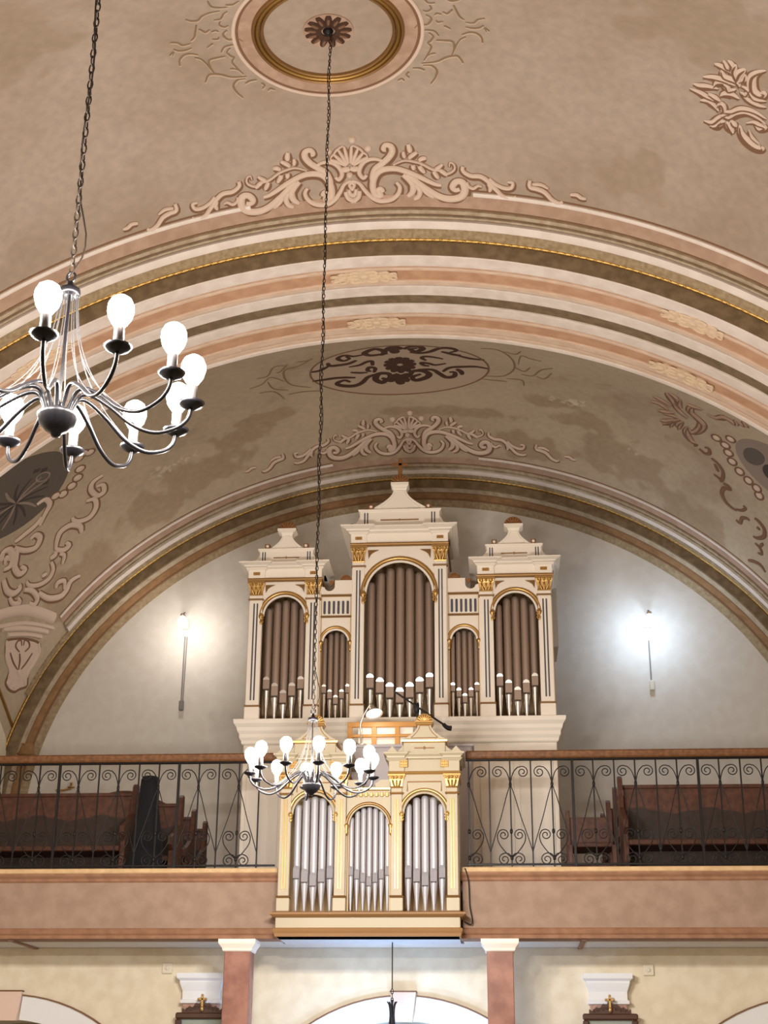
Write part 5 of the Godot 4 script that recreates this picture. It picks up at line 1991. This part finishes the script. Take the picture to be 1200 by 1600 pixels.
const LACE_NEAR := [
	[1.6, -79, 50, -78, 43, -73, 40, -67, 39],
	[1.5, -68, 42, -63, 41, -58, 44],
	[1.7, -98, 34, -95, 31, -90, 30, -86, 34, -80, 36, -73, 36],
	[1.5, -79, 27, -74, 27, -71, 32, -68, 34],
	[1.7, -92, 25, -94, 18, -96, 12, -99, 9],
	[1.8, -91, 20, -89, 17, -87, 15, -84, 17],
	[1.4, -83, 14, -80, 15, -78, 13],
	[1.5, -75, 24, -76, 20, -73, 17, -70, 18],
	[1.8, -72, 13, -75, 10, -75, 6, -72, 2, -66, 2, -63, -2],
	[1.6, -114, 12, -109, 10, -106, 6, -100, 6],
	[1.6, -113, 4, -110, 1, -105, 0, -100, 1],
	[1.5, -117, -2, -114, 1, -115, -3],
	[1.8, -112, -15, -111, -9, -107, -5, -102, -5, -97, -8],
	[1.2, -100, -10, -96, -13, -93, -19, -91, -26],
	[1.8, -78, -15, -84, -15, -90, -16, -91, -23, -89, -31],
	[1.4, -89, -2, -85, 1, -85, 0],
	[1.4, -84, 6, -80, 5, -79, 7],
	[1.6, -80, -10, -77, -5, -71, -4, -66, -5],
	[1.7, -73, -7, -76, -11, -74, -16, -72, -18, -74, -23, -71, -31, -68, -37],
	[1.4, -77, -29, -73, -30, -70, -33],
	[1.9, -97, -38, -94, -32, -91, -31, -85, -33, -77, -38, -66, -40],
	[1.8, -67, -42, -73, -42, -77, -47, -76, -54, -72, -61],
	[1.5, -68, -47, -64, -45, -59, -45],
	[1.6, -56, -49, -54, -52, -56, -55],
	[1.3, -52, -58, -50, -56, -47, -58],
]
const LEAF_FAN := [
	[3.4, -44, 26, -39, 26, -31, 22],
	[3.6, -38, 33, -35, 27, -32, 26],
	[4, -35, 35, -32, 31, -32, 25],
	[4.4, -29, 33, -30, 25, -26, 16],
	[4.4, -22, 32, -25, 25, -26, 15],
	[4.4, -38, 22, -35, 16, -26, 15, -23, 10],
	[4, -50, 8, -43, 11, -35, 12, -26, 10],
	[3.6, -56, -2, -51, -2, -45, 0, -37, 1],
	[3.6, -58, -8, -50, -9, -44, -11, -37, -12],
	[3.6, -49, -17, -43, -15, -39, -17, -34, -22],
	[3.6, -44, -7, -39, -9, -34, -11],
	[3.4, -41, 2, -38, 8, -34, 9],
	[4, -36, 6, -33, 8, -30, 3, -25, 7],
	[4.2, -35, -6, -32, -2, -27, 0, -21, -2],
	[3.6, -36, -17, -33, -13, -31, -18, -32, -22],
	[3.6, -44, -36, -37, -35, -32, -27, -27, -20],
	[3.2, -39, -39, -34, -37, -31, -30],
	[4, -33, -38, -32, -33, -28, -29],
	[4.4, -21, -39, -24, -34, -27, -29],
	[4.4, -24, -26, -22, -29, -19, -31],
	[3.6, -33, -21, -25, -18, -18, -11, -9, -9, 1, -12],
	[3.2, -32, -24, -26, -25, -20, -17, -14, -13, -6, -14, 1, -17],
	[3.4, -13, -24, -8, -20, -4, -20, 1, -20, -3, -25, -7, -21],
	[5.5, -8, 38, -13, 33, -16, 26, -15, 16, -12, 11, -7, 10, -5, 14, -7, 14],
	[3.2, -22, 12, -17, 11, -11, 4, -2, 6],
	[3.2, -22, 6, -16, 1, -8, -1, -1, 0],
	[5.5, -17, -28, -15, -35, -10, -40, -3, -43, 2, -42, 2, -40],
	[2.4, -10, -29, -7, -35, 0, -39],
	[3, -21, 6, -17, 5, -15, 14],
	[3, -24, 16, -21, 20, -21, 26],
]
const MEDALLION_SCROLLS := [
	[7, -13, 40, -31, 37, -37, 47, -25, 59, -16, 48, -19, 37, -24, 40],
	[5, -39, 42, -50, 40, -59, 47, -67, 39, -62, 29, -55, 34, -58, 42],
	[6, -48, 26, -57, 19, -68, 18, -78, 20, -79, 30],
	[5, -80, 19, -90, 11, -101, 11],
	[7, 6, 53, 12, 61, 22, 61, 25, 52, 18, 43, 12, 52, 20, 55],
	[6, 11, 42, 21, 38, 33, 43, 44, 56, 56, 57, 61, 49, 54, 42],
	[6, 45, 44, 59, 35, 66, 34],
	[5, 62, 33, 76, 26, 91, 25],
	[5, -32, 7, -32, 19, -38, 18, -46, 11, -58, 9],
	[5, -32, -12, -30, -2, -36, 2, -39, -6, -35, -9],
	[4, -58, -6, -48, -10, -39, -11],
	[5, 27, 15, 23, 22, 27, 27, 36, 25, 46, 20],
	[5, 30, -1, 24, 1, 22, 8, 30, 6, 37, 2, 49, 7],
	[7, -15, -33, -16, -19, -27, -17, -32, -30, -25, -39, -21, -32, -25, -28],
	[6, -29, -17, -40, -23, -48, -35, -58, -40, -71, -36, -76, -29, -67, -24, -61, -30],
	[5, -54, -21, -72, -16, -88, -15, -102, -14],
	[7, 7, -27, 11, -15, 22, -14, 29, -22, 25, -31, 13, -37, 10, -29, 20, -22],
	[6, 17, -11, 33, -11, 41, -21, 48, -29, 57, -26, 58, -16, 52, -16],
	[5, 45, -15, 53, -4, 67, 0, 83, 3, 96, 0],
	[6, 60, -7, 65, -13, 66, -21],
	[12, -13, 50, -5, 60, 3, 53],
	[10, -6, 67, -5, 46, -3, 40],
	[12, -11, -20, -4, -30, 7, -21],
	[10, -7, -22, -5, -38, -3, -45],
	[10, -13, -25, -16, -35, -17, -38],
	[8, 1, -31, 3, -36, 6, -38],
]
const LACE_FAR := [
	[2.4, -93, 52, -109, 36, -126, 32, -130, 8, -125, -13, -106, -28],
	[2, -110, 50, -101, 48, -93, 50],
	[2, -171, 6, -156, 8, -144, 21, -132, 1],
	[2, -158, 28, -146, 27, -135, 50, -123, 46],
	[2, -163, -12, -147, -18, -139, -40],
	[2, -149, 11, -146, -11, -131, -23],
	[2, -136, 30, -131, 31, -120, 49],
	[2, -133, -33, -116, -34, -97, -40],
	[2.4, 87, 64, 105, 65, 120, 40, 124, 10, 113, -14, 91, -20],
	[2, 165, 31, 153, 19, 145, -2, 132, -3],
	[2, 165, 16, 158, -4, 148, -1],
	[2, 152, 47, 139, 50, 130, 55, 128, 24],
	[2, 129, 72, 124, 57, 112, 62],
	[2, 141, 21, 135, 6, 124, 14],
	[2, 136, -31, 133, -18, 116, -20],
	[2, 117, -27, 100, -28, 87, -28],
]
const LEFT_SCROLLS := [
	[8, 53, -1, 40, -1, 33, -13, 35, -30, 44, -31, 47, -18, 40, -14],
	[8, 21, -25, 30, -33, 26, -48, 14, -55, 2, -49, -3, -40, -2, -33],
	[9, -3, -67, -1, -57, -9, -43, -22, -39, -31, -46, -39, -58],
	[8, -39, -58, -33, -69, -24, -71, -25, -62],
	[8, -51, -63, -44, -65, -40, -61],
	[7, -52, -69, -55, -82, -66, -88, -80, -81, -89, -67, -88, -58],
	[6, -71, -75, -64, -78],
	[6, -42, -87, -35, -78, -39, -70],
	[9, -85, -91, -79, -112, -66, -127, -55, -128, -44, -122, -31, -127],
	[7, -64, -110, -59, -106, -51, -113, -56, -123],
	[8, -97, -65, -90, -79, -90, -96, -98, -99, -101, -89],
	[9, -106, -19, -112, -38, -109, -53, -100, -57, -97, -51],
	[7, -115, -51, -117, -64, -110, -74, -108, -65],
	[9, -72, 7, -67, -13, -56, -26, -45, -19, -46, -7, -53, -6],
	[9, -69, 2, -80, -12, -88, -22, -89, -38, -81, -41, -82, -30],
	[10, -91, 10, -83, 19, -77, 11, -82, -6, -91, -12, -98, -6],
	[6, -92, 0, -85, 7, -86, -2],
	[8, -20, 41, -10, 37, -11, 21, -22, 12, -35, 1],
	[8, -67, 15, -54, 11, -38, 8, -27, 12],
]
const LEFT_BEADS := [
	[9, 52, 102, 52, 101],
	[9, 56, 72, 56, 72],
	[10, 48, 67, 48, 67],
	[11, 40, 42, 40, 41],
	[11, 31, 28, 31, 27],
	[11, 20, 21, 20, 20],
	[10, 7, 19, 7, 19],
	[10, 0, 27, 0, 26],
	[9, 38, 73, 38, 73],
	[9, 61, 64, 61, 63],
]
const CONSOLE_SCROLLS := [
	[9, -150, -95, -158, -105, -165, -117, -169, -131, -177, -135],
	[9, -119, -151, -124, -162, -136, -166, -149, -166, -156, -170],
	[6, -146, -129, -146, -117, -141, -114, -136, -119, -139, -126],
	[6, -140, -138, -132, -140, -129, -133, -132, -125, -137, -129],
	[7, -147, -131, -152, -139, -160, -146],
	[6, -156, -114, -160, -129, -161, -144],
	[6, -133, -152, -147, -152, -157, -150],
	[9, -172, -134, -176, -142, -183, -143],
	[9, -154, -163, -161, -168, -163, -175],
	[11, -175, -153, -179, -158],
	[9, -162, -145, -163, -155, -168, -156],
]
const RIGHT_SCROLLS := [
	[7, -38, 27, -33, 20, -27, 19, -28, 13],
	[7, -22, 13, -14, 10, -10, 16, -13, 25, -17, 22],
	[7, -6, 8, 4, 4, 12, -6, 14, -21, 8, -21, 3, -20],
	[6, 0, 0, 4, -6, 7, -10],
	[6, 13, -26, 15, -20],
	[8, 17, -26, 23, -25, 26, -29, 20, -33, 19, -45, 26, -55, 35, -58, 42, -57],
	[6, 41, -56, 48, -50, 51, -42, 47, -41],
	[7, 45, -73, 51, -73, 51, -63, 57, -57, 60, -58],
	[8, 65, -47, 71, -47, 80, -52, 83, -64, 77, -75, 71, -78],
	[6, 71, -58, 76, -59],
	[6, 76, -86, 84, -87, 88, -94, 83, -97],
	[6, 85, -76, 83, -85],
	[7, 75, -121, 81, -116, 91, -112, 100, -116],
]
const RIGHT_BEADS := [
	[9, -11, 59, -11, 59],
	[10, 1, 54, 2, 54],
	[10, 8, 41, 8, 41],
	[10, 16, 27, 16, 27],
	[10, 28, 17, 28, 17],
	[9, 41, 11, 41, 11],
	[9, 53, 8, 53, 8],
	[9, 59, -2, 59, -2],
	[8, 2, 77, 2, 77],
]
const RIGHT_FAN := [
	[5, -91, 72, -81, 76, -69, 69],
	[5, -91, 92, -80, 89, -68, 83],
	[5, -81, 120, -73, 105, -65, 87],
	[5, -79, 125, -70, 118, -63, 96],
	[5, -65, 120, -64, 101, -58, 91],
	[5, -80, 56, -71, 61, -62, 69],
	[5, -74, 54, -65, 59, -56, 60],
	[5, -74, 35, -66, 39, -59, 52],
	[5, -69, 27, -64, 37, -55, 52],
	[5, -60, 29, -61, 42, -54, 58],
	[5, -51, 33, -53, 44, -50, 58],
	[5, -69, 92, -58, 79, -47, 72],
	[7, -41, 115, -50, 113, -49, 94, -39, 85, -31, 75, -31, 54, -37, 40, -43, 51],
	[6, -43, 51, -42, 34, -34, 22, -26, 21],
	[5, -57, 113, -50, 115, -39, 121],
	[6, -34, 115, -23, 116, -17, 134, -5, 131, -10, 144],
	[5, -7, 145, 2, 145, -4, 156],
]
